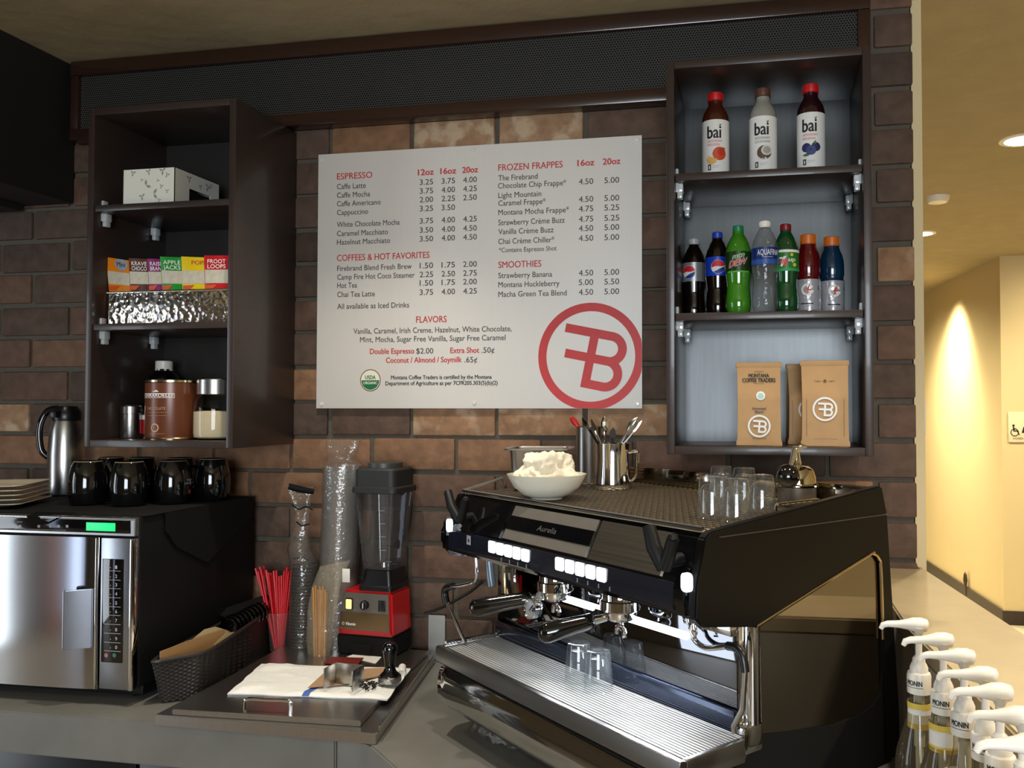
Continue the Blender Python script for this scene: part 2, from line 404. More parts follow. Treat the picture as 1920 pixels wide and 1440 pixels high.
def grille_mat():
    m = bpy.data.materials.new('perforated_metal'); m.use_nodes = True; nt = m.node_tree; N = nt.nodes; L = nt.links; b = N['Principled BSDF']
    tc = N.new('ShaderNodeTexCoord'); sp = N.new('ShaderNodeSeparateXYZ'); L.new(tc.outputs['Object'], sp.inputs[0])
    def dots(ox, oz):
        outs = []
        for ax, o_, per in (('X', ox, .0082), ('Z', oz, .0142)):
            a = N.new('ShaderNodeMath'); a.operation = 'MULTIPLY_ADD'; a.inputs[1].default_value = 1/per; a.inputs[2].default_value = o_; L.new(sp.outputs[ax], a.inputs[0])
            f = N.new('ShaderNodeMath'); f.operation = 'FRACT'; L.new(a.outputs[0], f.inputs[0])
            s = N.new('ShaderNodeMath'); s.operation = 'SUBTRACT'; s.inputs[1].default_value = .5; L.new(f.outputs[0], s.inputs[0])
            t = N.new('ShaderNodeMath'); t.operation = 'MULTIPLY'; t.inputs[1].default_value = per; L.new(s.outputs[0], t.inputs[0])
            q = N.new('ShaderNodeMath'); q.operation = 'POWER'; q.inputs[1].default_value = 2; L.new(t.outputs[0], q.inputs[0]); outs.append(q)
        ad = N.new('ShaderNodeMath'); L.new(outs[0].outputs[0], ad.inputs[0]); L.new(outs[1].outputs[0], ad.inputs[1])
        lt = N.new('ShaderNodeMath'); lt.operation = 'LESS_THAN'; lt.inputs[1].default_value = .0030**2; L.new(ad.outputs[0], lt.inputs[0]); return lt
    a, c = dots(0, 0), dots(.5, .5)
    mxm = N.new('ShaderNodeMath'); mxm.operation = 'MAXIMUM'; L.new(a.outputs[0], mxm.inputs[0]); L.new(c.outputs[0], mxm.inputs[1])
    mx = N.new('ShaderNodeMix'); mx.data_type = 'RGBA'; mx.inputs['A'].default_value = srgb(72, 70, 66); mx.inputs['B'].default_value = (.002, .002, .002, 1)
    L.new(mxm.outputs[0], mx.inputs['Factor']); L.new(mx.outputs['Result'], b.inputs['Base Color']); b.inputs['Roughness'].default_value = .6; b.inputs['Specular IOR Level'].default_value = .2
    return m
gx0, gx1 = -2.30, .30
t = thing('ventilation_grille', 'long black perforated grille in a dark wood frame along the top of the brick wall', 'grille', (0, -.010, 2.575))
bm = nb(); box(bm, gx0+.02, gx1-.03, -.034, -.01, .035, .235); obj('perforated_panel', bm, grille_mat(), t)
bm = nb()
box(bm, gx0, gx1, -.05, 0, 0, .04, .003); box(bm, gx0, gx1, -.05, 0, .222, .27, .003)
box(bm, gx1-.035, gx1, -.048, 0, .04, .222, .003); box(bm, gx0, gx0+.03, -.048, 0, .04, .222, .003)
obj('frame', bm, M_woodtrim, t)

# worktop with the corner that turns towards the viewer, cabinet below it
t = thing('worktop', 'thick grey stone worktop running under the oven and the coffee machine', 'worktop', (0, 0, CT))
poly = [(-3.3, -.008), (-3.3, -.645), (-.994, -.645), (-.994, -.008)]
bm = nb(); prism(bm, poly, 'z', -.105, 0, .004); obj('slab', bm, M_stone, t)
poly = [(-.9915, -.008), (-.9915, -.645), (-.905, -.66), (.0, -1.52), (.0, -2.1), (.285, -2.1), (.285, -.008)]
bm = nb(); prism(bm, poly, 'z', -.105, 0, .004); obj('corner_slab', bm, M_stone, t)
t = thing('base_cabinet', 'dark base cabinet under the grey worktop', 'cabinet', (0, 0, 0))
bm = nb(); box(bm, -3.25, -1.0, -.60, -.02, 0, CT-.106); obj('carcass', bm, M_black, t)
for k in range(4):
    bm = nb(); box(bm, -3.22+k*.56, -3.22+k*.56+.55, -.618, -.601, .12, CT-.112, .003); dr = obj('door', bm, M_black, t)
    bm = nb(); tube(bm, [(-3.0+k*.56, -.619, .70), (-3.0+k*.56, -.645, .70), (-2.84+k*.56, -.645, .70), (-2.84+k*.56, -.619, .70)], .006); obj('handle', bm, M_steel, dr)
bm = nb(); prism(bm, [(-.995, -.02), (-.995, -.60), (-.885, -.61), (.04, -1.5), (.04, -2.05), (.275, -2.05), (.275, -.02)], 'z', 0, CT-.106); obj('corner_carcass', bm, M_black, t)

# raised bar ledge on a low wall
led = [(.286, -.64), (.375, -1.60), (.46, -2.3), (.72, -2.3), (.60, -1.5), (.510, -.68), (.432, .06), (.421, .06), (.421, -.008), (.286, -.008)]
bm = nb(); prism(bm, led, 'z', 1.19, 1.226, .004)
tag(obj('bar_ledge', bm, M_tan), 'tan stone bar ledge running past the brick wall towards the hallway', 'ledge')
bm = nb(); prism(bm, [(.288, -.02), (.288, -.64), (.378, -1.60), (.46, -2.28), (.70, -2.28), (.585, -1.5), (.495, -.68), (.421, -.02)], 'z', 0, 1.1895); struct('wall_bar_low', bm, mat('low_wall_panel', srgb(168, 160, 144), .6, var=.1, scale=5))

# hallway fittings
def downlight(p, lab):
    t = thing('ceiling_downlight', lab, 'ceiling light', (p[0], p[1], CEIL), 0, 'recessed ceiling downlights')
    bm = nb(); lathe(bm, [(.075, -.006), (.095, -.004), (.098, 0)], 28); obj('trim_ring', bm, M_white, t)
    bm = nb(); lathe(bm, [(0, -.005), (.074, -.005)], 28); obj('lamp_lens', bm, mat('lamp_glow', (1, .9, .7), .5, emit=(1, .82, .55), estr=14), t)
downlight(on_z(1727, 438, CEIL), 'glowing recessed downlight in the hallway ceiling next to the brick wall edge')
downlight(on_z(1917, 262, CEIL), 'glowing recessed downlight in the hallway ceiling nearer the viewer, at the picture edge')
bm = nb(); p = on_z(1758, 369, CEIL); lathe(bm, [(0, -.035), (.05, -.033), (.06, -.02), (.065, 0)], 28, (0, 0, 0))
o = tag(obj('smoke_detector', bm, M_white), 'small white round detector on the hallway ceiling between the two downlights', 'detector'); o.location = p
HY = 4.51
a = on_y(1890, 772, HY-.012); b_ = on_y(1890, 829, HY-.012); sw = .26
t = thing('restroom_sign', 'cream restroom plaque with wheelchair and woman symbols on the hallway wall', 'sign', (a.x, HY-.001, b_.z))
hh = a.z-b_.z
bm = nb(); box(bm, 0, sw, -.014, 0, 0, hh, .004); obj('plaque', bm, mat('cream_plaque', srgb(236, 222, 186), .5), t)
bm = nb(); mp = flat_map((0, -.016, 0), (1, 0, 0), (0, 0, 1))
disc(bm, .045, .075, .030, mp, r0=.024, rings=1); disc(bm, .037, .128, .009, mp)
poly2(bm, [(.032, .118), (.042, .118), (.046, .085), (.036, .082)], mp); poly2(bm, [(.04, .090), (.066, .090), (.066, .082), (.04, .082)], mp)
poly2(bm, [(.060, .088), (.068, .088), (.082, .058), (.075, .054)], mp); poly2(bm, [(.044, .108), (.060, .104), (.060, .099), (.044, .102)], mp)
x = .125
disc(bm, x, .134, .011, mp); poly2(bm, [(x-.016, .120), (x+.016, .120), (x+.030, .072), (x-.030, .072)], mp)
poly2(bm, [(x-.012, .072), (x-.003, .072), (x-.003, .044), (x-.012, .044)], mp); poly2(bm, [(x+.003, .072), (x+.012, .072), (x+.012, .044), (x+.003, .044)], mp)
x = .205
disc(bm, x, .134, .011, mp); poly2(bm, [(x-.018, .120), (x+.018, .120), (x+.014, .044), (x-.014, .044)], mp)
obj('symbols', bm, M_blackink, t)
bm = nb(); text(bm, 'WOMEN', .075, .016, flat_map((.03, -.016, .02), (1, 0, 0), (0, 0, 1))); obj('lettering', bm, M_ink, t)
p = on_x(1823, 1090, 1.70); 
wx = lambda y: A.x+(y-A.y)/(B.y-A.y)*(B.x-A.x)
yy = 5.35; q = on_y(1823, 1088, yy); 
t = thing('wall_guard', 'small dark oval fitting with a stem low on the hallway wall', 'wall fitting', (wx(yy)-.004, yy, q.z))
bm = nb(); lathe(bm, [(0, -.07), (.02, -.05), (.034, 0), (.024, .05), (0, .075)], 16); bmesh.ops.scale(bm, vec=(.5, 1, 1), verts=bm.verts); bmesh.ops.translate(bm, vec=(-.018, 0, 0), verts=bm.verts); obj('oval_cap', bm, M_base, t)
bm = nb(); tube(bm, [(-.012, 0, -.06), (-.012, 0, -.13)], .006); obj('stem', bm, M_base, t)
q = on_y(1724, 783, .18)
bm = nb(); box(bm, .451, .458, .06, .13, q.z-.05, q.z+.05, .002); tag(obj('wall_plate', bm, M_white), 'narrow white plate on the edge of the brick wall facing the hallway', 'wall plate')

# ------------------------------------------------------------------ wall cabinets
def clip(bm, x, y, z, s):
    """clear shelf clip: a block with a hooked lip and a pin, against the side panel"""
    box(bm, min(x, x+s*.020), max(x, x+s*.020), y-.012, y+.012, z-.024, z, .003)
    box(bm, min(x+s*.004, x+s*.018), max(x+s*.004, x+s*.018), y-.010, y+.010, z-.040, z-.022, .003)
    box(bm, min(x, x+s*.008), max(x, x+s*.008), y-.011, y+.011, z-.004, z+.040, .003)
M_clip = mat('clear_plastic_clip', srgb(200, 205, 205), .12, var=.1, coat=1)
def cabinet(name, label, x0, x1, z0, z1, shelves, back):
    D = .32; T = .021
    t = thing(name, label, 'cabinet', ((x0+x1)/2, -.008, z0)); X = (x1-x0)/2; H = z1-z0
    bm = nb(); box(bm, -X, -X+T, -D, 0, 0, H, .0015); obj('side_panel', bm, M_wood, t)
    bm = nb(); box(bm, X-T, X, -D, 0, 0, H, .0015); obj('side_panel', bm, M_wood, t)
    bm = nb(); box(bm, -X+T, X-T, -D, 0, 0, T, .0015); obj('bottom_panel', bm, M_wood, t)
    bm = nb(); box(bm, -X+T, X-T, -D, 0, H-T, H, .0015); obj('top_panel', bm, M_wood, t)
    bm = nb(); box(bm, -X+T, X-T, -.010, 0, T, H-T); obj('back_panel', bm, back, t)
    for z in shelves:
        bm = nb(); box(bm, -X+T+.002, X-T-.002, -D+.004, -.012, z-z0-.019, z-z0, .0015); sh = obj('shelf', bm, M_wood, t)
        for sx, s in ((-X+T, 1), (X-T, -1)):
            for y in (-D+.04, -.07):
                bm = nb(); clip(bm, sx, y, z-z0-.019, s); obj('shelf_clip', bm, M_clip, sh)
    return t
LC0, LC1, LZ0, LZ1 = -1.980, -1.490, 1.559, 2.570
RC0, RC1, RZ0, RZ1 = -.246, .267, 1.556, 2.579
cabinet('wall_cabinet', 'dark open wall cabinet holding cereal pouches and a cocoa tin', LC0, LC1, LZ0, LZ1, (2.279, 1.924), mat('cabinet_back_dark', srgb(40, 37, 34), .5, var=.15, scale=6, stretch=(14, 1, 1)))
cabinet('wall_cabinet', 'dark open wall cabinet holding drink bottles and coffee bags', RC0, RC1, RZ0, RZ1, (2.284, 1.920), M_woodin)

# --- things in the right cabinet
def bottle(name, label, loc, prof, bodymat, cap, capmat, group=None, rz=0, n=36):
    """prof is a body outline (radius, height) ending at the neck; cap = (radius, z0, z1)"""
    t = thing(name, label, 'bottle', loc, rz, group)
    bm = nb(); lathe(bm, prof, n); b = obj('bottle_body', bm, bodymat, t)
    r, z0, z1 = cap
    bm = nb(); lathe(bm, [(0, z0-.003), (r*1.04, z0-.003), (r*1.04, z0-.001), (r*.985, z0), (r*.985, z0+.001), (r, z0+.002), (r, z1-.002), (r-.002, z1), (0, z1)], 24)
    for k in range(24):
        a = 2*math.pi*k/24; box(bm, -.0006, .0006, -r-.0005, -r+.001, z0+.003, z1-.003, 0, Matrix.Rotation(a, 4, 'Z'))
    obj('cap', bm, capmat, t)
    return t
def band(t, name, r, z0, z1, m, a0=-180, a1=180, n=40, parent=None):
    bm = nb(); lathe(bm, [(r, z0), (r, z1)], n, a0=R(a0), a1=R(a1)); return obj(name, bm, m, parent or t)
def print_(parent, name, fn, mats):
    bm = nb(); fn(bm); o = obj(name, bm, mats, parent); return o
FRAP = 'drinks on the right cabinet shelves'
def bai(px, py, top, liquid, capm, fruit, lab, glassy):
    p = on_y(px, py, -.215); zt = on_y(px, top, -.215).z; z0 = 2.285; h = zt-z0; r = .0365
    k = h/.222
    prof = [(0, .002), (r-.006, 0), (r-.001, .004), (r, .010), (r, .150*k), (r*.97, .160*k), (r*.85, .172*k), (r*.66, .183*k), (r*.53, .190*k), (r*.5, .197*k), (r*.5, .203*k)]
    t = bottle('juice_bottle', lab, (p.x, -.215, z0), prof, liquid, (r*.56, .203*k, h), capm, 'juice bottles on the top shelf', rz=math.atan2(p.x, 2.285)*-1)
    lb = band(t, 'label', r+.0005, .012*k, .147*k, mat('juice_label', srgb(232, 230, 224), .4, var=.02))
    mp = cyl_map(r, 0, .0012)
    def words(bm):
        text(bm, 'bai', .036, .030*k, lambda x, y: mp(x-.022, .101*k+y), .02, mi=0)
        poly2(bm, [(.012, .128*k), (.016, .136*k), (.009, .133*k)], mp, 3)
        text(bm, 'ANTIOXIDANT', .040, .0062, lambda x, y: mp(x-.022, .0905*k+y), .0, mi=1)
        text(bm, 'COCOFUSION' if glassy else 'INFUSION', .040 if glassy else .032, .0062, lambda x, y: mp(x-.022, .0815*k+y), .0, mi=1)
        rect2(bm, -.021, -.0125, .022*k, .036*k, mp, 0, 2); text(bm, '1', .0022, .009, lambda x, y: mp(x-.0178, .0245*k+y), .03, mi=2)
        rect2(bm, -.009, .010, .0315*k, .0325*k, mp, 4, 3); rect2(bm, -.009, .006, .0275*k, .0285*k, mp, 4, 3); rect2(bm, -.021, .016, .0165*k, .0172*k, mp, 4, 4)
    print_(lb, 'label_lettering', words, (M_blackink, M_inkred if not glassy else M_ink, M_whiteink, mat('leaf_green', srgb(70, 110, 50)), mat('pale_grey_ink', srgb(170, 170, 165))))
    mp2 = cyl_map(r, 0, .0018)
    def pic(bm):
        if fruit == 'peach':
            disc(bm, .010, .062*k, .018, mp2, 0); disc(bm, .014, .066*k, .010, cyl_map(r, 0, .0022), 1); disc(bm, -.010, .049*k, .014, cyl_map(r, 0, .0026), 2, 180, 360)
            poly2(bm, [(-.025, .049*k), (-.020, .058*k), (.0, .049*k)], cyl_map(r, 0, .0026), 2); poly2(bm, [(.016, .078*k), (.026, .076*k), (.024, .072*k)], cyl_map(r, 0, .0026), 3)
        elif fruit == 'coconut':
            disc(bm, .003, .058*k, .0185, mp2, 0); disc(bm, .009, .063*k, .0135, cyl_map(r, 0, .0022), 1); disc(bm, .009, .063*k, .0095, cyl_map(r, 0, .0026), 2)
            for q in ((-.010, .044), (-.002, .041), (.006, .043)): disc(bm, q[0], q[1]*k, .003, cyl_map(r, 0, .0026), 1, n=8, rings=1)
        else:
            for q in ((-.012, .063), (.012, .064)): disc(bm, q[0], q[1]*k, .012, mp2, 0)
            disc(bm, 0, .056*k, .0125, cyl_map(r, 0, .0022), 1); disc(bm, 0, .058*k, .004, cyl_map(r, 0, .0026), 0)
            poly2(bm, [(-.022, .046*k), (-.010, .050*k), (-.004, .044*k), (-.014, .042*k)], cyl_map(r, 0, .0026), 2); poly2(bm, [(.004, .073*k), (.012, .080*k), (.012, .070*k)], cyl_map(r, 0, .0026), 2)
    pm = {'peach': (mat('peach_orange', srgb(206, 74, 28)), mat('peach_red', srgb(190, 48, 24)), mat('peach_flesh', srgb(226, 178, 92)), mat('leaf_green', srgb(70, 110, 50))),
          'coconut': (mat('coconut_brown', srgb(92, 70, 50)), mat('coconut_white', srgb(214, 208, 196)), mat('coconut_grey', srgb(160, 158, 150))),
          'blueberry': (mat('berry_dark', srgb(36, 40, 84)), mat('berry_blue', srgb(58, 64, 120)), mat('leaf_green', srgb(70, 110, 50)))}[fruit]
    print_(lb, 'fruit_print', pic, pm)
M_capred = mat('cap_red', srgb(196, 26, 30), .4); M_capbrown = mat('cap_brown', srgb(92, 56, 38), .45)
bai(1342, 325, 176, mat('amber_drink', srgb(70, 28, 14), .08, coat=.8), M_capred, 'peach', 'juice bottle with red cap, amber drink and peach picture on the top shelf', False)
bai(1431, 319, 168, mat('milky_drink', srgb(150, 148, 136), .1, coat=.8), M_capbrown, 'coconut', 'pale milky juice bottle with brown cap and coconut picture', True)
bai(1521, 311, 160, mat('purple_drink', srgb(40, 10, 18), .08, coat=.8), M_capred, 'blueberry', 'juice bottle with red cap, dark purple drink and blueberry picture', False)

def soda_prof(h, r):
    f = [(0, .004), (.55, .0), (.80, .004), (.93, .016), (.97, .035), (.93, .055), (.88, .075), (.87, .085), (.93, .105), (.985, .118), (1.0, .125), (1.0, .168), (.97, .178), (.83, .196), (.62, .212), (.46, .222), (.40, .226), (.40, .232)]
    return [(a*r, b*h/.247) for a, b in f]
S2 = 1.921
def soda(px, top, y, bodymat, capm, lab, labm, printer, r=.0335, lz=(.120, .172), cap=.0142):
    q = on_y(px, top, y); h = q.z-S2
    t = bottle('drink_bottle', lab, (q.x, y, S2), soda_prof(h, r), bodymat, (cap, .232*h/.247, h), capm, 'drink bottles on the middle shelf', rz=-math.atan2(q.x, 2.5+y))
    k = h/.247
    lb = band(t, 'label', r+.0006, lz[0]*k, lz[1]*k, labm)
    if printer: printer(t, lb, r, k)
    return t
M_cola = mat('cola', srgb(16, 8, 6), .08, coat=1)
M_glober = mat('globe_red', srgb(208, 30, 44)); M_globeb = mat('globe_blue', srgb(20, 50, 140)); M_globew = M_whiteink
def globe(ang, zc, rad):
    def pr(t, lb, r, k):
        def f(bm):
            mp = cyl_map(r, zc*k, .0014, ang); mp2 = cyl_map(r, zc*k, .0018, ang)
            disc(bm, 0, 0, rad, mp, 1, rings=4)
            n = 20
            def capf(lo, hi, mi):   # the field above / below the wave
                for i in range(n):
                    a, b = -rad*.96+2*rad*.96*i/n, -rad*.96+2*rad*.96*(i+1)/n
                    yy = lambda x: math.sqrt(max(0, (rad*.96)**2-x*x))
                    pts = [(a, lo(a)), (b, lo(b)), (b, hi(b, yy)), (a, hi(a, yy))]
                    pts = [(x_, max(-yy(x_), min(yy(x_), y_))) for x_, y_ in pts]
                    poly2(bm, pts, mp2, mi)
            capf(lambda x: rad*(.05+.45*x/rad-.25*math.sin(2.2*x/rad)), lambda x, yy: yy(x), 0)
            capf(lambda x: rad*(-.40+.32*x/rad+.12*math.sin(2.2*x/rad)), lambda x, yy: -yy(x), 2)
        print_(lb, 'label_lettering', f, (M_glober, M_globew, M_globeb))
    return pr
soda(1301, 448, -.085, M_cola, mat('cap_silver', srgb(180, 182, 184), .35), 'cola bottle with silver label and silver cap on the middle shelf', mat('silver_label', srgb(178, 180, 180), .25, .6), globe(-.45, .143, .019), lz=(.116, .172))
soda(1345, 436, -.165, M_cola, mat('cap_blue', srgb(34, 70, 180), .35), 'cola bottle with blue label and blue cap', mat('blue_label', srgb(24, 66, 190), .3), globe(.05, .143, .019), lz=(.118, .172))
def dew(t, lb, r, k):
    def f(bm):
        m_ = lambda a, off: cyl_map(r, 0, off, a)
        mp = m_(-.10, .0012)
        g = math.tan(R(12))
        P = lambda dx, dz: (lambda x, y: mp(x+dx, (dz+y)*k+(x+dx)*g))
        text(bm, 'mtn', .030, .015, P(-.012, .152), .03, .25, 0); text(bm, 'DEW', .046, .017, P(-.022, .132), .05, .25, 2)
        mp = m_(-.10, .0018); text(bm, 'DEW', .045, .0165, P(-.0215, .1323), .02, .25, 1); text(bm, 'mtn', .0293, .0147, P(-.0117, .1523), .0, .25, 3)
        rect2(bm, -.03, .03, .114*k, .118*k, m_(0, .0012), 3, 12)
    print_(lb, 'label_lettering', f, (M_whiteink, M_inkred, M_whiteink, mat('lime_green', srgb(90, 170, 40))))
soda(1384, 424, -.235, mat('green_soda', srgb(56, 128, 24), .08, coat=1, var=.2), mat('cap_green', srgb(20, 126, 78), .35), 'lime green soda bottle with green cap and slanted red lettering', mat('dark_green_label', srgb(24, 56, 18), .3), dew, r=.0345, lz=(.116, .172))
M_clear = thin_glass('clear_bottle_plastic', (.80, .82, .82), .03, .10, (.5, .52, .52), .35, 45)
def aqua(t, lb, r, k):
    def f(bm):
        mp = cyl_map(r, 0, .0012, .12)
        text(bm, 'AQUAFINA', .058, .0145, lambda x, y: mp(x-.024, .151*k+y), .0, mi=0)
        rect2(bm, -.012, .016, .1455*k, .1462*k, mp, 0, 8); rect2(bm, -.05, .05, .128*k, .140*k, cyl_map(r, 0, .0009, 0), 1, 20)
    print_(lb, 'label_lettering', f, (M_whiteink, mat('mid_blue_label', srgb(40, 84, 160), .3)))
soda(1434, 415, -.268, M_clear, M_white, 'clear water bottle with blue label and white cap', mat('navy_label', srgb(18, 44, 110), .3), aqua, r=.0350, lz=(.128, .172))
def seven(t, lb, r, k):
    def f(bm):
        mp = cyl_map(r, 0, .0012, .1); mp2 = cyl_map(r, 0, .0017, .1)
        disc(bm, -.008, .1385*k, .010, mp, 1)
        poly2(bm, [(-.020, .151*k), (-.002, .155*k), (-.003, .149*k), (-.018, .147*k)], mp2, 0); poly2(bm, [(-.003, .153*k), (-.009, .153*k), (-.017, .127*k), (-.012, .126*k)], mp2, 0)
        text(bm, 'up', .018, .011, lambda x, y: mp2(x+.003, (.140+y)*k), .02, .2, 0)
        disc(bm, .012, .158*k, .004, mp, 3); disc(bm, .020, .131*k, .005, mp, 3)
        rect2(bm, -.05, .05, .165*k, .172*k, mp, 0, 20); rect2(bm, -.05, .05, .114*k, .122*k, mp, 2, 20)
    print_(lb, 'label_lettering', f, (M_whiteink, M_inkred, mat('mint_green', srgb(50, 150, 90)), mat('lemon_yellow', srgb(214, 206, 60))))
soda(1473, 421, -.235, mat('dark_green_soda', srgb(14, 70, 34), .08, coat=1, var=.25), mat('cap_maroon', srgb(132, 24, 36), .35), 'green soda bottle with maroon cap and green label', mat('grass_green_label', srgb(44, 120, 40), .3), seven, r=.0335, lz=(.114, .172))
def sport(px, top, y, bodym, lab, tone):
    q = on_y(px, top, y); h = q.z-S2; r = .0325; k = h/.215
    prof = [(0, .003), (.7*r, 0), (.96*r, .005), (r, .015), (r, .095*k), (.93*r, .100*k), (.93*r, .104*k), (r, .110*k), (r, .135*k), (.97*r, .150*k), (.85*r, .166*k), (.66*r, .180*k), (.62*r, .186*k), (.62*r, .192*k)]
    t = bottle('sports_drink_bottle', lab, (q.x, y, S2), prof, bodym, (.0205, .192*k, h), mat('cap_orange', srgb(214, 110, 30), .4), 'drink bottles on the middle shelf', rz=-math.atan2(q.x, 2.5+y))
    lb = band(t, 'label', r+.0006, .012*k, .094*k, mat('frosty_label_'+tone, srgb(186, 186, 190), .22, .35, bump=.35, bscale=38))
    def f(bm):
        mp = cyl_map(r, 0, .0012, -.05 if tone == 'red' else .25)
        disc(bm, -.001, .066*k, .016, mp, 1, 20, 340, r0=.0105, rings=2); rect2(bm, .002, .015, .058*k, .064*k, mp, 1, 3)
        mp2 = cyl_map(r, 0, .0018, -.05 if tone == 'red' else .25)
        poly2(bm, [(.008, .086*k), (-.006, .064*k), (.000, .064*k), (-.008, .046*k), (.010, .068*k), (.003, .068*k)], mp2, 0)
        rect2(bm, -.018, .014, .028*k, .031*k, mp, 2, 8); text(bm, 'G', .007, .010, lambda x, y: mp(x+.028, .066*k+y), .02, 0, 2)
    print_(lb, 'label_lettering', f, (mat('bolt_orange', srgb(200, 70, 30)), M_whiteink, M_blackink))
sport(1515, 441, -.185, mat('red_sports_drink', srgb(92, 10, 14), .15, coat=.8), 'red sports drink bottle with orange cap', 'red')
sport(1559, 445, -.150, mat('blue_sports_drink', srgb(10, 46, 72), .15, coat=.8), 'deep blue sports drink bottle with orange cap', 'blue')

M_kraft = mat('kraft_paper', srgb(186, 146, 98), .65, var=.10, scale=25, bump=.10, bscale=30)
def coffee_bag(loc, rz, w_, h, dpt, lab, printer):
    t = thing('coffee_bag', lab, 'bag', loc, rz, 'kraft coffee bags on the bottom shelf')
    bm = nb()
    def sec(z):
        f = z/h
        wd = w_/2*(1.04 if f < .05 else 1.0-.03*math.sin(f*math.pi))
        dd = dpt/2*(1 if f < .6 else 1-(f-.6)/.4*.82)
        return wd, dd
    def fn(u, v):
        z = v*h; wd, dd = sec(z); a = u*4; s = int(a) % 4; q = a-int(a)
        if u >= 1: s = 0; q = 0
        c = [(-wd, -dd), (wd, -dd), (wd, dd), (-wd, dd)]; p0, p1 = c[s], c[(s+1) % 4]
        x = p0[0]+(p1[0]-p0[0])*q; y = p0[1]+(p1[1]-p0[1])*q
        bul = .006*math.sin(q*math.pi)*math.sin(min(1, v*1.05)*math.pi)
        if s in (0, 2): y += (-1 if s == 0 else 1)*bul
        else: x += (-.012 if s == 1 else .012)*math.sin(q*math.pi)*min(1, v*1.3)
        return (x, y, z+.0025*noise.noise((x*30, y*30, z*18)))
    grid(bm, 32, 24, fn)
    bmesh.ops.remove_doubles(bm, verts=bm.verts, dist=1e-5)
    bmesh.ops.holes_fill(bm, edges=[e for e in bm.edges if e.is_boundary], sides=0)
    b = obj('bag_body', bm, M_kraft, t, smooth=50)
    bm = nb(); box(bm, -w_/2-.003, w_/2+.003, -dpt*.16, dpt*.1, h-.012, h+.002, .002); obj('folded_top', bm, M_kraft, t)
    def yfront(x, z):
        wd, dd = sec(max(0, min(h, z))); q = (x+wd)/(2*wd)
        return -dd-.006*math.sin(max(0, min(1, q))*math.pi)*math.sin(min(1, z/h*1.05)*math.pi)-.0022
    mp = lambda x, y: Vector((x, yfront(x, y), y))
    printer(b, mp, w_, h)
    return t
def bag_front(b, mp, w_, h):
    def f(bm):
        text(bm, 'MONTANA', .052, .0095, lambda x, y: mp(x, .825*h+y), .03, centre=True); text(bm, 'COFFEE TRADERS', .084, .0105, lambda x, y: mp(x, .765*h+y), .03, centre=True)
        rect2(bm, -.012, .012, .892*h, .897*h, mp, 0, 3); rect2(bm, -.012, .012, .745*h, .748*h, mp, 0, 3)
        text(bm, 'Homestead', .034, .0065, lambda x, y: mp(x, .432*h+y), .02, centre=True); text(bm, 'Blend', .020, .0065, lambda x, y: mp(x, .390*h+y), .02, centre=True)
        text(bm, 'NET WT 12 OZ', .036, .003, lambda x, y: mp(x, .078*h+y), centre=True)
    print_(b, 'bag_lettering', f, M_blackink)
    print_(b, 'white_emblem', lambda bm: emblem(bm, 0, .235*h, .029, lambda x, y: mp(x, y)+Vector((0, -.0006, 0)), tilt=-4), M_whiteink)
    print_(b, 'round_sticker', lambda bm: (disc(bm, .004, .600*h, .0115, mp, 0), disc(bm, .004, .597*h, .0075, lambda x, y: mp(x, y)+Vector((0, -.0006, 0)), 1)), (M_whiteink, mat('pale_teal', srgb(170, 208, 200))))
def bag_back(b, mp, w_, h):
    print_(b, 'white_emblem', lambda bm: emblem(bm, -.001, .435*h, .0305, mp, tilt=-3), M_whiteink)
    def f(bm):
        disc(bm, 0, .765*h, .004, mp, n=12); poly2(bm, [(-.030, .770*h), (-.006, .763*h), (-.016, .757*h)], mp); poly2(bm, [(.028, .770*h), (.006, .763*h), (.016, .757*h)], mp)
        for s in (-1, 1): rect2(bm, s*.046-.0004, s*.046+.0004, .12*h, .55*h, mp, 0)
        rect2(bm, -.030, .030, .085*h, .088*h, mp, 0, 4)
    print_(b, 'bag_lettering', f, mat('brown_ink', srgb(96, 66, 40)))
BZ = RZ0+.022
q = on_y(1423, 835, -.245); zt = on_y(1423, 681, -.245).z
coffee_bag((q.x, -.245, BZ), .03, .112, zt-BZ, .062, 'kraft coffee bag with black lettering and white round emblem, alone in its shelf half', bag_front)
q = on_y(1546, 835, -.245); zt = on_y(1546, 678, -.245).z
coffee_bag((q.x, -.255, BZ), -.02, .117, zt-BZ, .062, 'kraft coffee bag with white emblem in the middle, the front one of two', bag_back)
q = on_y(1520, 833, -.155)
coffee_bag((q.x-.006, -.165, BZ), .10, .112, zt-BZ-.004, .062, 'kraft coffee bag half hidden behind the other bag in the cabinet corner', bag_back)

# --- things in the left cabinet
z0 = 2.280
a = on_y(230, 383, -.30); b_ = on_y(327, 380, -.30); zt = on_y(230, 318, -.30).z
yb = on_x(411, 375, b_.x).y
t = thing('paper_box', 'white paper box printed with grey leaves on the top shelf', 'box', (a.x, -.30, z0))
W_ = b_.x-a.x; D_ = min(yb+.30, .275); H_ = zt-z0
M_box = mat('white_card', srgb(226, 224, 208), .6, var=.02)
bm = nb(); box(bm, 0, W_, 0, .002, 0, H_); box(bm, 0, .002, 0, D_, 0, H_); box(bm, 0, W_, D_-.002, D_, 0, H_); box(bm, 0, W_, 0, D_, H_-.002, H_); box(bm, 0, W_, 0, D_, 0, .002)
x = W_-.002; box(bm, x, W_, 0, .065, 0, H_); box(bm, x, W_, D_-.045, D_, 0, H_); box(bm, x, W_, .065, D_-.045, H_*.55, H_)
obj('card_shell', bm, M_box, t)
bm = nb(); box(bm, .004, W_-.004, .004, D_-.004, .003, H_*.5); obj('dark_contents', bm, M_blackm, t)
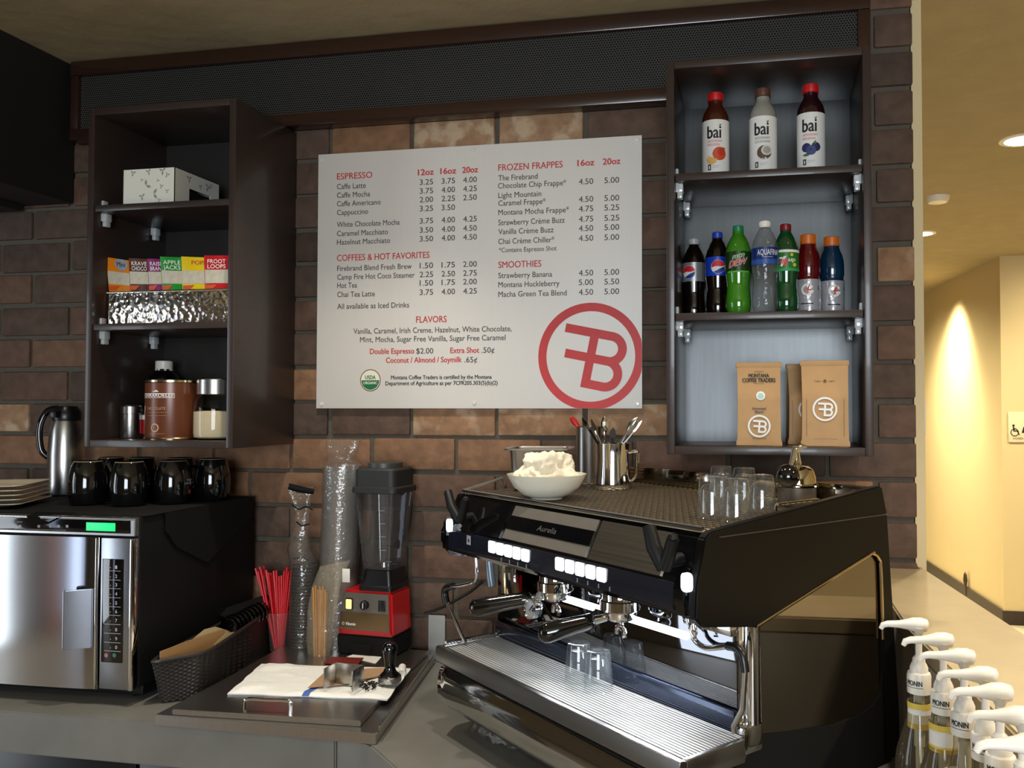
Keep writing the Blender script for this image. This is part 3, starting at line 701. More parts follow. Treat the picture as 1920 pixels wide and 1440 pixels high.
def leaves(bm):
    mp = flat_map((0, -.0006, 0), (1, 0, 0), (0, 0, 1)); rng = random.Random(3)
    for x, z, s, a in ((.20, .88, .7, .5), (.50, .90, .7, 1), (.77, .90, .9, .8), (.86, .78, .6, .2), (.37, .68, .4, .3), (.45, .52, 1.2, -.3), (.60, .28, 1.2, -.9), (.75, .48, .5, .4), (.68, .64, .4, 0), (.38, .22, .8, .9), (.71, .10, .5, .4), (.86, .34, .5, .7)):
        for k in range(3 if s < 1 else 2):
            aa = a+k*1.9; L_ = .016*s
            cx, cz = x*W_, z*H_
            poly2(bm, [(cx, cz), (cx+L_*.5*math.cos(aa+.5), cz+L_*.5*math.sin(aa+.5)), (cx+L_*math.cos(aa), cz+L_*math.sin(aa)), (cx+L_*.5*math.cos(aa-.5), cz+L_*.5*math.sin(aa-.5))], mp)
    mp = flat_map((W_+.0006, 0, 0), (0, 1, 0), (0, 0, 1))
    for y, z, s in ((.30, .82, 1), (.55, .72, .7), (.72, .78, 1.1), (.80, .86, .6)):
        for k in range(3):
            aa = k*2.1+y*9; L_ = .014*s; cx, cz = y*D_, z*H_
            poly2(bm, [(cx, cz), (cx+L_*.5*math.cos(aa+.5), cz+L_*.5*math.sin(aa+.5)), (cx+L_*math.cos(aa), cz+L_*math.sin(aa)), (cx+L_*.5*math.cos(aa-.5), cz+L_*.5*math.sin(aa-.5))], mp)
print_(t, 'leaf_pattern', leaves, mat('grey_leaf_ink', srgb(150, 148, 136)))

# hammered tin of cereal pouches
z0 = 1.925
a = on_y(203, 603, -.300); b_ = on_y(436, 603, -.300); zt = on_y(203, 549, -.300).z; a.x = max(a.x, LC0+.026)
W_ = LC1-.024-a.x-.004; H_ = zt-z0; DT = .15
def hammered():
    m = mat('hammered_metal', (.80, .76, .66), .16, 1, var=.06); nt = m.node_tree; N = nt.nodes; L = nt.links
    tc = N.new('ShaderNodeTexCoord'); v = N.new('ShaderNodeTexVoronoi'); v.inputs['Scale'].default_value = 72; v.feature = 'SMOOTH_F1'; v.inputs['Smoothness'].default_value = .6
    L.new(tc.outputs['Object'], v.inputs['Vector']); bp = N.new('ShaderNodeBump'); bp.inputs['Strength'].default_value = .5; bp.inputs['Distance'].default_value = .006
    L.new(v.outputs['Distance'], bp.inputs['Height']); L.new(bp.outputs[0], N['Principled BSDF'].inputs['Normal']); return m
t = thing('hammered_tin', 'rectangular hammered metal tin holding the cereal pouches', 'tin', (a.x, -.300, z0))
bm = nb(); box(bm, .003, W_-.003, 0, .003, 0, H_, .001); box(bm, .003, W_-.003, DT-.003, DT, 0, H_, .001); box(bm, 0, .003, 0, DT, 0, H_, .001); box(bm, W_-.003, W_, 0, DT, 0, H_, .001); box(bm, 0, W_, 0, DT, 0, .002); obj('tin_wall', bm, hammered(), t)
bm = nb()
tube(bm, [(-.002, -.003, H_), (W_+.002, -.003, H_), (W_+.002, DT+.003, H_), (-.002, DT+.003, H_), (-.002, -.003, H_)], .0035, 8, False); obj('rolled_rim', bm, M_chrome, t)

def pouch(x0p, x1p, topL, topR, lean, y, colour, lab, k, words, oval=False):
    """stand-up pouch: coloured head, clear middle panel, coloured foot; corners measured on the photo at its own depth"""
    bl = on_y(x0p+lean, 546, y); tl = on_y(x0p, topL, y); tr = on_y(x1p, topR, y); br = on_y(x1p+lean*.6, 546, y)
    zb = z0+.006; t = thing('cereal_pouch', lab, 'pouch', (bl.x, y, zb), 0, 'cereal pouches in the hammered tin')
    base = Vector((bl.x, y, zb)); BL = Vector((0, 0, 0)); BR = Vector((br.x-bl.x, 0, 0)); TL = tl-base; TR = tr-base
    BL.x += (TL.x-(tl.x-tl.x))*0; 
    vis = (bl.z-zb)          # part hidden in the tin
    def fn(u, v):
        p = (BL*(1-u)+BR*u)*(1-v)+(TL*(1-u)+TR*u)*v
        return p
    def surf(sgn, off=0):
        def f(u, v):
            p = fn(u, v); th = .0022*math.sin(math.pi*u)**.6*(1-v**2)+.0004
            return Vector((p.x, sgn*(th+off)+.0006*math.sin(9*u+6*v+k), p.z))
        return f
    bm = nb(); grid(bm, 10, 12, surf(-1)); grid(bm, 10, 12, surf(1)); bmesh.ops.remove_doubles(bm, verts=bm.verts, dist=1e-5)
    es = [e for e in bm.edges if e.is_boundary]; 
    bod = obj('pouch_film', bm, mat('pouch_'+colour[0], srgb(*colour[1]), .3, var=.08, coat=.4), t)
    fr = surf(-1, .0009)
    v1 = vis/TL.z+ (1-vis/TL.z)*.22; v2 = vis/TL.z+(1-vis/TL.z)*.60
    bm = nb(); grid(bm, 8, 4, lambda u, v: fr(.03+.94*u, v1+(v2-v1)*v)); obj('clear_panel', bm, mat('cereal_seen_through_film', srgb(206, 198, 176), .3, var=.25, scale=70, coat=.5), t)
    fr2 = surf(-1, .0016); Lw = (TR-TL).length; Lh = TL.z
    bm = nb()
    mp = lambda x, y_: fr2(max(0, min(1, x)), max(0, min(1, y_)))
    vv = v2+(1-v2)*.12
    if oval:
        for i in range(20):
            A_, B_ = 2*math.pi*i/20, 2*math.pi*(i+1)/20
            poly2(bm, [(.62, vv+.10), (.62+.26*math.cos(A_), vv+.10+.10*math.sin(A_)), (.62+.26*math.cos(B_), vv+.10+.10*math.sin(B_))], mp, 1)
        mp3 = lambda x, y_: surf(-1, .0022)(x, y_); text(bm, words[0], .34, .07, lambda x, y_: mp3(.45+x, vv+.065+y_), .03, mi=2)
    else:
        for q, wd in enumerate(words): text(bm, wd, min(.74, .14*len(wd)), .060, lambda x, y_: mp((.40 if wd == 'POPS' else .14)+x, vv+.072-.078*q+y_), .03, mi=3 if wd == 'POPS' else 0)
    # slanting stripe at the foot
    vb = vis/TL.z
    poly2(bm, [(.04, vb+.02), (.30, vb+.02), (.50, v1-.02), (.04, v1-.03)], mp, 3)
    obj('pouch_lettering', bm, (M_whiteink, mat('pale_blue_ink', srgb(150, 160, 170)), M_ink, mat('pouch_stripe', srgb(214, 90, 40), .4)), t)
PO = [(199, 245, 482, 489, 12, -.268, ('orange', (236, 134, 16)), 'orange cereal pouch leaning at the end of the tin', ['Mini'], True),
      (241, 282, 484, 486, 8, -.272, ('brown', (92, 50, 36)), 'brown cereal pouch with cream lettering', ['KRAVE', 'CHOCO'], False),
      (276, 314, 485, 486, 8, -.276, ('purple', (138, 30, 104)), 'purple cereal pouch in the tin', ['RAISIN', 'BRAN'], False),
      (300, 346, 481, 483, 9, -.280, ('green', (22, 150, 40)), 'green cereal pouch in the tin', ['APPLE', 'JACKS'], False),
      (340, 389, 481, 483, 5, -.284, ('yellow', (238, 204, 16)), 'yellow cereal pouch with red letters', ['POPS'], False),
      (383, 432, 479, 479, 3, -.288, ('red', (204, 26, 32)), 'red cereal pouch beside the cabinet side panel', ['FROOT', 'LOOPS'], False)]
for k, a in enumerate(PO): pouch(*a[:8], k, *a[8:])

# cocoa tin, sugar jar and small containers on the cabinet floor
z0 = LZ0+.022; y = -.225
def wall_span(pl, pr, y): a, b = on_y(pl, 800, y), on_y(pr, 800, y); return (a.x+b.x)/2, (b.x-a.x)/2
cx, r = wall_span(283, 370, y); h = on_y(326, 713, y-r*.5).z-z0
t = thing('cocoa_tin', 'large brown cocoa tin with a gold rim', 'tin', (cx, y, z0), .12)
bm = nb(); lathe(bm, [(0, .001), (r-.001, .001), (r, .004), (r, h-.004), (r, h-.002)], 48); body = obj('tin_body', bm, mat('cocoa_brown', srgb(104, 56, 34), .28, .1, var=.06), t)
bm = nb(); lathe(bm, [(r, h-.008), (r+.002, h-.006), (r+.002, h), (r-.002, h+.001), (r-.004, h-.004), (0, h-.004)], 48); obj('rim', bm, M_gold, t)
bm = nb(); lathe(bm, [(r+.0015, 0), (r+.002, .003), (r+.0005, .006)], 48); obj('bottom_seam', bm, M_gold, t)
def cocoa(bm):
    mp = cyl_map(r, 0, .0008, -.15)
    for x0, x1, a0, a1 in ((-.055, .055, .765, .775), (-.055, .055, .70, .705)): rect2(bm, x0, x1, a0*h, a1*h, mp, 0, 16)
    rect2(bm, -.055, -.0535, .70*h, .775*h, mp); rect2(bm, .0535, .055, .70*h, .775*h, mp)
    text(bm, 'GHIRARDELLI', .098, .0095, lambda x, y_: mp(x-.049, .715*h+y_), .02)
    text(bm, 'CHOCOLATE', .062, .008, lambda x, y_: mp(x-.031, .50*h+y_), .0, mi=1); rect2(bm, -.03, .04, .455*h, .458*h, mp, 1, 8); rect2(bm, -.03, .035, .40*h, .403*h, mp, 1, 8)
    poly2(bm, [(-.012, .80*h), (.012, .80*h), (.004, .835*h), (-.004, .815*h)], mp); disc(bm, 0, .20*h, .013, mp, 1, r0=.009, rings=1); rect2(bm, -.02, .03, .10*h, .104*h, mp, 1, 8)
print_(body, 'tin_lettering', cocoa, (M_whiteink, mat('tan_ink', srgb(190, 150, 116))))
y = -.235; cx, r = wall_span(372, 444, y); h = on_y(405, 711, y).z-z0
t = thing('sugar_jar', 'glass jar of pale sugar with a steel screw lid', 'jar', (cx-.004, y, z0))
prof = [(0, .002), (r*.8, 0), (r*.97, .006), (r, .02), (r, h*.50), (r*.96, h*.62), (r*.82, h*.71), (r*.78, h*.75), (r*.78, h*.78)]
bm = nb(); lathe(bm, prof, 36); obj('glass_body', bm, M_glass, t)
bm = nb(); lathe(bm, [(0, .004), (r*.78, .003), (r*.945, .008), (r*.975, .02), (r*.975, h*.46), (r*.5, h*.475), (0, h*.47)], 36); obj('sugar', bm, mat('pale_sugar', srgb(206, 186, 150), .8, var=.06, scale=120), t)
bm = nb(); lathe(bm, [(0, h*.745), (r*.84, h*.745), (r*.86, h*.75), (r*.86, h*.985), (r*.82, h), (0, h)], 36); obj('screw_lid', bm, M_steel, t)
y = -.20; cx, r = wall_span(234, 258, y); h = on_y(246, 758, y).z-z0
t = thing('steel_shaker', 'small steel shaker with a side handle beside the cocoa tin', 'shaker', (cx, y, z0), -.3)
r = .030
bm = nb(); lathe(bm, [(0, .001), (r*.94, 0), (r, .004), (r*.97, h*.70), (r*.99, h*.705), (r*.99, h*.72)], 32); obj('body', bm, M_steel, t)
bm = nb(); lathe(bm, [(r*.99, h*.72), (r*1.03, h*.73), (r*1.03, h*.93), (r*.9, h*.97), (0, h*.99)], 32); obj('lid', bm, M_steel, t)
bm = nb(); tube(bm, smooth_path([(-r*.95, 0, h*.62), (-r*1.6, 0, h*.60), (-r*1.75, 0, h*.4), (-r*1.5, 0, h*.18), (-r*.95, 0, h*.16)]), .0045, 8); obj('handle', bm, M_steel, t)
y = -.165; cx, r = wall_span(266, 284, y); h = on_y(270, 743, y).z-z0
t = thing('small_bottle', 'small bottle with red label half hidden behind the cocoa tin', 'bottle', (cx+.006, y, z0))
r = .021
bm = nb(); lathe(bm, [(0, .001), (r*.95, 0), (r, .005), (r, h*.55), (r*.8, h*.66), (r*.4, h*.74), (r*.36, h*.80)], 28); obj('body', bm, mat('dull_brown_glass', srgb(50, 34, 26), .15, coat=.6), t)
band(t, 'red_label', r+.0006, h*.10, h*.44, mat('label_red', srgb(176, 22, 30), .4)); band(t, 'white_label', r+.0006, h*.44, h*.55, M_paper)
bm = nb(); lathe(bm, [(0, h*.79), (r*.48, h*.79), (r*.5, h*.82), (r*.42, h*.96), (r*.2, h), (0, h)], 24); obj('flip_cap', bm, M_white, t)
y = -.10; cx, r = wall_span(291, 322, y); h = on_y(307, 677, y).z-z0; zc = on_y(307, 690, y).z-z0
t = thing('syrup_bottle', 'tall dark syrup bottle with a white cap behind the cocoa tin', 'bottle', (cx, y, z0))
r = .047
bm = nb(); lathe(bm, [(0, .001), (r*.95, 0), (r, .006), (r, h*.72), (r*.9, h*.80), (r*.5, h*.88), (r*.36, zc-.002)], 32); obj('body', bm, M_blackg, t)
bm = nb(); lathe(bm, [(0, zc-.004), (.025, zc-.004), (.026, zc), (.026, h-.002), (.024, h), (0, h)], 24)
for k in range(8): box(bm, -.003, .003, -.0255, -.022, zc-.009, zc, 0, Matrix.Rotation(k*math.pi/4, 4, 'Z'))
obj('cap', bm, M_white, t)
a = on_y(431, 655, -.16); 
bm = nb(); box(bm, LC1-.0275, LC1-.0225, -.17, -.145, z0, a.z, .001); tag(obj('wooden_stick', bm, mat('pale_wood', srgb(150, 126, 92), .6)), 'tan wooden stick standing against the cabinet side behind the sugar jar', 'stick')

# ------------------------------------------------------------------ menu board
BY = -.020
tl, br = on_y(597, 290, BY), on_y(1204, 766, BY)
t = thing('menu_board', 'large brushed grey menu board with red headings screwed to the brick wall', 'menu board', (0, 0, 0))
bm = nb(); box(bm, tl.x, br.x, BY, BY+.006, br.z, tl.z, .0008)
obj('board', bm, mat('brushed_board', srgb(232, 226, 217), .50, .05, var=.04, scale=7, stretch=(90, 1, .6)), t)
for px, py in ((602, 299), (887, 281), (1194, 262), (603, 758), (889, 756), (1195, 757)):
    p = on_y(px, py, BY); bm = nb()
    lathe(bm, [(0, .0035), (.005, .003), (.0065, .0005), (.0065, 0), (.004, -.013)], 20, mtx=Matrix.Translation((p.x, BY, p.z)) @ Matrix.Rotation(R(90), 4, 'X')); obj('screw', bm, mat('satin_screw', (.86, .84, .80), .35, .3, var=.03), t)
bmk, bmr, bmb = nb(), nb(), nb()
def line(bm, body, xl, base, xr, cap, bold=.004, xref=None):
    a = on_y(xl, base, BY); b = on_y(xr, base, BY)
    z = on_y(xref[0], xref[1], BY).z if xref else a.z
    text(bm, body, b.x-a.x, cap, lambda x, y: Vector((a.x+x, BY-.0007, z+y)), bold)
C1, C2 = .0166, .0205
def heading(s, xl, b, xr): line(bmr, s, xl, b, xr, C2*.95, .012)
def prices(ref, cols):
    for s, xl, xr in cols: line(bmk, s, xl, ref[1], xr, C1*1.03, .004, ref)
def row(s, xl, b, xr, *pr, refb=None):
    line(bmk, s, xl, b, xr, C1)
    cols = ((787, 812), (828, 853), (868.5, 894)) if xl < 800 else ((1085.3, 1112.3), (1133.3, 1161))
    prices((xl, refb or b), [(v, *c) for v, c in zip(pr, cols) if v])
heading('ESPRESSO', 632, 336.8, 698)
for s, xl, xr in (('12oz', 784, 813), ('16oz', 826, 855), ('20oz', 867, 896)): line(bmr, s, xl, 329, xr, C2*.9, .03, (784, 329))
row('Caffe Latte', 632, 355, 686, '3.25', '3.75', '4.00')
row('Caffe Mocha', 632, 371.2, 694, '3.75', '4.00', '4.25')
row('Caffe Americano', 632, 387.2, 713.6, '2.00', '2.25', '2.50')
row('Cappuccino', 632, 403.6, 690.3, '3.25', '3.50')
row('White Chocolate Mocha', 632, 426.2, 749.4, '3.75', '4.00', '4.25')
row('Caramel Macchiato', 632, 443, 727.5, '3.50', '4.00', '4.50')
row('Hazelnut Macchiato', 632, 459.2, 731.5, '3.50', '4.00', '4.50')
heading('COFFEES & HOT FAVORITES', 632, 489.6, 805.3)
row('Firebrand Blend Fresh Brew', 632.5, 508.3, 772, '1.50', '1.75', '2.00')
row('Camp Fire Hot Coco Steamer', 632.5, 524.6, 777.5, '2.25', '2.50', '2.75')
row('Hot Tea', 632.5, 540.2, 669.5, '1.50', '1.75', '2.00')
row('Chai Tea Latte', 632.5, 557.2, 702.8, '3.75', '4.00', '4.25')
row('All available as Iced Drinks', 632.5, 579.4, 767)
heading('FLAVORS', 780.4, 605, 837.4)
line(bmk, 'Vanilla, Caramel, Irish Creme, Hazelnut, White Chocolate,', 663, 626, 959.4, C1)
line(bmk, 'Mint, Mocha, Sugar Free Vanilla, Sugar Free Caramel', 675.2, 641.8, 947.7, C1)
line(bmr, 'Double Espresso', 693.8, 663.7, 776.6, C1, .02); line(bmk, '$2.00', 780.6, 663, 812.4, C1)
line(bmr, 'Extra Shot', 844.5, 662, 898.3, C1, .02); line(bmk, '.50\u00a2', 903, 661.5, 927, C1)
line(bmr, 'Coconut / Almond / Soymilk', 723.9, 680.3, 865.5, C1, .02); line(bmk, '.65\u00a2', 871, 679.5, 894.7, C1)
line(bmb, 'Montana Coffee Traders is certified by the Montana', 733.3, 711.3, 921.9, .0120, .018)
line(bmb, 'Department of Agriculture as per 7CFR205.303(5)(b)(2)', 723, 722.3, 933, .0120, .018)
heading('FROZEN FRAPPES', 934.5, 320.4, 1055)
for s, xl, xr in (('16oz', 1083, 1114), ('20oz', 1130.5, 1163)): line(bmr, s, xl, 311.5, xr, C2*.9, .03, (1083, 311.5))
row('The Firebrand', 934.5, 339, 1008)
row('Chocolate Chip Frappe*', 934, 353.7, 1061.5, '4.50', '5.00')
row('Light Mountain', 934.5, 371.6, 1015)
row('Caramel Frappe*', 934.5, 386.2, 1023, '4.50', '5.00')
row('Montana Mocha Frappe*', 934.5, 403.7, 1066.7, '4.75', '5.25')
row('Strawberry Cr\u00e8me Buzz', 934.5, 422.6, 1058.9, '4.75', '5.25')
row('Vanilla Cr\u00e8me Buzz', 934.5, 439.7, 1038, '4.50', '5.00')
row('Chai Cr\u00e8me Chiller*', 934.5, 457.9, 1039.4, '4.50', '5.00')
line(bmk, '*Contains Espresso Shot', 935.6, 473.5, 1043.7, C1*.85)
heading('SMOOTHIES', 934.5, 502.5, 1015)
row('Strawberry Banana', 934.5, 521.7, 1035.4, '4.50', '5.00')
row('Montana Huckleberry', 934.5, 539, 1049, '5.00', '5.50')
row('Macha Green Tea Blend', 934.5, 557, 1062.5, '4.50', '5.00')
obj('menu_lettering', bmk, M_ink, t); obj('red_lettering', bmr, M_inkred, t); obj('bold_lettering', bmb, M_blackink, t)
c = on_y(1107, 668.3, BY); rr = (on_y(1206, 668, BY).x-on_y(1008.3, 668, BY).x)/2
bm = nb(); emblem(bm, c.x, c.z, rr, lambda x, y: Vector((x, BY-.0009, y)), tilt=-11.5, clip=lambda p: (min(p[0], br.x-.0005), max(p[1], br.z+.0005))); obj('red_emblem', bm, M_inkred, t)
c = on_y(694.7, 713, BY); rr = on_y(714, 713, BY).x-c.x
bm = nb(); mp = lambda x, y: Vector((c.x+x, BY-.0008, c.z+y)); mp2 = lambda x, y: Vector((c.x+x, BY-.0012, c.z+y)); mp3 = lambda x, y: Vector((c.x+x, BY-.0016, c.z+y))
disc(bm, 0, 0, rr, mp, 2, r0=rr*.92, rings=1); disc(bm, 0, 0, rr*.92, mp, 1); disc(bm, 0, 0, rr*.86, mp2, 0, 180, 360)
text(bm, 'USDA', rr*1.0, rr*.33, lambda x, y: mp2(x, rr*.10+y), .03, mi=0, centre=True); text(bm, 'ORGANIC', rr*1.35, rr*.24, lambda x, y: mp3(x, -rr*.36+y), .02, mi=1, centre=True)
obj('round_seal', bm, (mat('seal_green', srgb(28, 112, 66)), mat('seal_cream', srgb(240, 236, 214)), mat('seal_brown', srgb(120, 80, 60))), t)

# ------------------------------------------------------------------ espresso machine (own axes: u along its front, v to its back, w up)
TH = R(-41)
p0 = on_z(818, 1212, 1.10)
MO = Vector((p0.x, p0.y, CT)); MX = Vector((math.cos(TH), math.sin(TH), 0)); MYv = Vector((-math.sin(TH), math.cos(TH), 0))
def loc(p): d = p-MO; return Vector((d.dot(MX), d.dot(MYv), d.z))
def m_v(px, py, v): d = ray(px, py); return loc(EYE+d*((v-(EYE-MO).dot(MYv))/d.dot(MYv)))
def m_u(px, py, u): d = ray(px, py); return loc(EYE+d*((u-(EYE-MO).dot(MX))/d.dot(MX)))
def m_w(px, py, w_): return loc(on_z(px, py, CT+w_))
def glob(u, v, w_): return MO+MX*u+MYv*v+Vector((0, 0, w_))
E = thing('espresso_machine', 'large two-group espresso machine in black and chrome on the corner worktop', 'espresso machine', MO, TH)
UL, UR = -.045, .845
# lower body
bm = nb(); prism(bm, [(.13, .05), (.60, .05), (.61, .2), (.60, .42), (.176, .42), (.176, .10)], 'x', .004, .822, .004); obj('inner_body', bm, M_black, E)
bm = nb()
for (u, v) in ((.07, .16), (.76, .16), (.07, .54), (.76, .54)):
    lathe(bm, [(0, 0), (.03, 0), (.032, .006), (.022, .02), (.022, .052), (0, .052)], 20, (u, v, 0))
obj('feet', bm, M_black, E)
# lower front panel, bowed chrome
prof = [(.006, .1612), (-.003, .1608), (-.009, .150), (-.013, .125), (-.012, .100), (-.004, .077), (.014, .060), (.050, .050), (.13, .048), (.13, .155), (.012, .161)]
bm = nb()
N_ = 24
def endshape(s): return 1-.0
V = []
for i in range(N_+1):
    s = i/N_; u = -.004+.861*s
    e = min(s, 1-s)*.861
    k = 1 if e > .03 else math.sqrt(max(0, 1-(1-e/.03)**2))
    V.append([bm.verts.new((u, .13-(.13-a)*(.72+.28*k), .11+(b-.11)*(.80+.20*k))) for a, b in prof])
for a, b in zip(V, V[1:]):
    for j in range(len(prof)): bm.faces.new((a[j], a[(j+1) % len(prof)], b[(j+1) % len(prof)], b[j]))
bm.faces.new(V[0]); bm.faces.new(V[-1]); obj('lower_front_panel', bm, mat('dark_chrome', (.62, .62, .60), .05, 1, var=.03), E, smooth=50)
# drip tray
bm = nb(); prism(bm, [(0, .202), (-.002, .196), (-.002, .168), (.004, .162), (.016, .162), (.016, .196), (.012, .202)], 'x', 0, .853, .001); obj('tray_lip', bm, mat('satin_steel_lip', (.34, .33, .31), .28, 1, var=.05), E)
bm = nb(); box(bm, 0, .012, .016, .172, .162, .202, .002); box(bm, .841, .853, .016, .155, .162, .202, .002); box(bm, .012, .841, .160, .172, .162, .202, .002); obj('tray_frame', bm, M_steel, E)
bm = nb(); box(bm, .0125, .8405, .0165, .1595, .161, .172); obj('tray_well', bm, M_blackm, E)
bm = nb()
for k in range(17): v = .0215+k*.0084; box(bm, .014, .839, v-.0023, v+.0023, .195, .2)
for k in range(7): u = .06+k*.122; box(bm, u-.002, u+.002, .017, .16, .186, .1925)
obj('tray_grating', bm, mat('grate_steel', (.66, .66, .65), .32, .55, var=.04), E)
bm = nb(); tube(bm, [(.022, .014, .210), (.022, .158, .210)], .005, 10); obj('tray_bar', bm, M_chrome, E)
# backsplash
bm = nb(); box(bm, .006, .822, .168, .176, .203, .40, .001); obj('backsplash', bm, mat('mirror_splash', (.18, .185, .20), .03, 1, var=.02), E)
bm = nb(); box(bm, .006, .822, .160, .168, .203, .240, .002); obj('splash_ledge', bm, mat('blue_black_steel', (.05, .06, .09), .12, .8), E)
# upper housing
hp = [(.050, .420), (.042, .436), (.044, .478), (.086, .556), (.095, .560), (.595, .560), (.60, .42), (.19, .392)]
bm = nb(); prism(bm, hp, 'x', UL+.004, UR-.014, .006); hous = obj('upper_housing', bm, M_blackg, E)
# button strip with its lit keys
fdir = Vector((0, .044-.042, .478-.436)).normalized()
bm = nb(); prism(bm, [(.0405, .430), (.0385, .436), (.0405, .4765), (.0445, .478), (.0445, .43)], 'x', UL+.03, UR-.05, .001); strip = obj('button_strip', bm, mat('navy_black_panel', (.012, .014, .022), .12, coat=.5), E)
M_key = mat('lit_key', (1, 1, 1), .4, emit=(.95, .97, 1), estr=1.5)
for a, b in (((916, 1014), (994, 1046)), ((1041, 1047), (1139, 1084))):
    pa, pb = m_v(*a, .0395), m_v(*b, .0395)
    wd = (pb.x-pa.x)/5
    for k in range(5):
        u = pa.x+wd*k; bm = nb(); box(bm, u+.0032, u+wd-.0032, .0355, .041, .4475, .4735, .004, segs=3); obj('button', bm, M_key, strip)
bm = nb()
for k in range(4):
    for a in (.235, .52): box(bm, a+k*.034, a+k*.034+.0012, .0372, .04, .434, .442)
mp = lambda x, y: Vector((x, .0372, y))
pu = m_v(880, 1011, .039).x
rect2(bm, pu-.010, pu+.010, .452, .474, mp); obj('key_symbols', bm, mat('dim_white_ink', srgb(150, 150, 150)), strip)
bm = nb(); disc(bm, pu, .462, .004, lambda x, y: Vector((x, .0368, y)), n=6); obj('drop_symbol', bm, M_blackink, strip)
# sloped display panels above the strip
sl0, sl1 = Vector((0, .044, .478)), Vector((0, .086, .556)); sd = (sl1-sl0).normalized(); sn = Vector((0, -sd.z, sd.y)); SL = (sl1-sl0).length
def sloped(u0, u1, s0, s1, lift): 
    o = sl0+sn*lift
    return [Vector((u0, 0, 0))+o+sd*s0, Vector((u1, 0, 0))+o+sd*s0, Vector((u1, 0, 0))+o+sd*s1, Vector((u0, 0, 0))+o+sd*s1]
def slab(bm, u0, u1, s0, s1, th):
    A = [bm.verts.new(q) for q in sloped(u0, u1, s0, s1, .0002)]; B = [bm.verts.new(q) for q in sloped(u0, u1, s0, s1, th)]
    bm.faces.new(A[::-1]); bm.faces.new(B)
    for i in range(4): bm.faces.new((A[i], A[(i+1) % 4], B[(i+1) % 4], B[i]))
ul, ur = m_v(952, 980, .06).x, m_v(1108, 1030, .06).x
bm = nb(); slab(bm, ul, ur, .006, SL-.004, .003); scr = obj('display_panel', bm, mat('grey_display', srgb(150, 144, 132), .3, .6, coat=.3), E)
bm = nb(); slab(bm, ul+.002, ur+.0, SL*.32, SL*.68, .0045); obj('dark_band', bm, M_blackg, scr)
bm = nb(); o_ = sl0+sn*.005
text(bm, 'Aurelia', .07, .012, lambda x, y: Vector(((ul+ur)/2-.035+x, 0, 0))+o_+sd*(SL*.43+y), .0, .2); obj('display_lettering', bm, mat('dim_grey_ink', srgb(88, 86, 84), .4), scr)
ur2 = m_v(1215, 1060, .06).x
bm = nb(); slab(bm, ur+.010, ur2+.05, .004, SL-.004, .003); obj('steel_panel', bm, mat('brown_steel', (.52, .47, .38), .3, 1, scale=5, var=.45, stretch=(.5, 60, 60)), E)
bm = nb(); slab(bm, UL+.03, ul-.012, .004, SL-.004, .003); obj('left_gauge_panel', bm, M_blackg, E)
# glossy end caps that catch the light
for nm, u0, u1 in (('left_end_cap', UL-.012, UL+.028), ('right_end_cap', UR-.055, UR-.012)):
    bm = nb(); prism(bm, [(.046, .417), (.035, .436), (.036, .482), (.060, .512), (.10, .51), (.10, .417)], 'x', u0, u1, .010); obj(nm, bm, mat('pale_gloss_cap', srgb(120, 128, 140), .12, .5, coat=.6) if 0 else M_blackg, E, smooth=60)
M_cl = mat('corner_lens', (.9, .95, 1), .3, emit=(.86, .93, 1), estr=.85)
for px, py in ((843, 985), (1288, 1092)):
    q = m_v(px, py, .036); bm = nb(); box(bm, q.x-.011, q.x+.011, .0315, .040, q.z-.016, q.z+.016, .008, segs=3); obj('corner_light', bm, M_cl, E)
# side panels with raised wing
side = [(.043, .424), (.060, .408), (.188, .388), (.20, .384), (.29, .414), (.53, .478), (.552, .480), (.568, .470), (.578, .45), (.590, .05), (.640, .05), (.638, .145), (.600, .556), (.582, .614), (.570, .615), (.080, .566), (.066, .556), (.046, .478)]
for nm, u0, u1 in (('side_panel', UR-.020, UR), ('side_panel', UL, UL+.020)):
    bm = nb(); prism(bm, side if u0 > 0 else [(a, min(b, .560)) for a, b in side if (a, b) not in ((.582, .614), (.066, .556))], 'x', u0, u1, .003); obj(nm, bm, M_blackg if u0 < 0 else mat('side_panel_black', srgb(14, 13, 12), .34, var=.05, spec=.22), E)
bm = nb(); tube(bm, [(UR+.001, .10, .5555), (UR+.001, .598, .5555)], .0012, 6); obj('side_seam', bm, mat('seam_grey', srgb(66, 60, 54), .3), E)
bm = nb(); tube(bm, smooth_path([(UR-.002, .196, .388), (UR-.002, .29, .413), (UR-.002, .53, .476), (UR-.002, .552, .478), (UR-.002, .570, .466), (UR-.002, .578, .44), (UR-.002, .583, .30)]), .0035, 8); obj('bronze_edge', bm, M_gold, E)
low = [(.212, .388), (.29, .411), (.53, .474), (.552, .477), (.570, .462), (.578, .44), (.585, .25), (.578, .19), (.55, .172), (.50, .163), (.42, .163), (.30, .178), (.215, .192)]
bm = nb(); prism(bm, low, 'x', UR-.016, UR-.008, .001); obj('mirror_side_panel', bm, M_smoke, E)
bm = nb(); prism(bm, [(.14, .04), (.62, .04), (.60, .25), (.585, .25), (.578, .19), (.55, .172), (.50, .163), (.42, .163), (.30, .178), (.215, .192), (.14, .165)], 'x', UR-.022, UR-.006, .002); obj('base_side', bm, M_blackm, E)
# chrome corner column, its foot
bm = nb(); tube(bm, [(UR-.016, .200, .212), (UR-.016, .200, .392)], .013, 20); box(bm, UR-.030, UR-.022, .172, .205, .205, .39, .002); obj('corner_column', bm, M_chrome, E)
bm = nb(); box(bm, UR-.034, UR-.002, .165, .214, .166, .214, .006); obj('column_foot', bm, mat('dark_chrome', 0), E)
bm = nb(); box(bm, .70, UR-.02, .150, .166, .372, .392, .003); obj('column_beam', bm, mat('dark_chrome', 0), E)
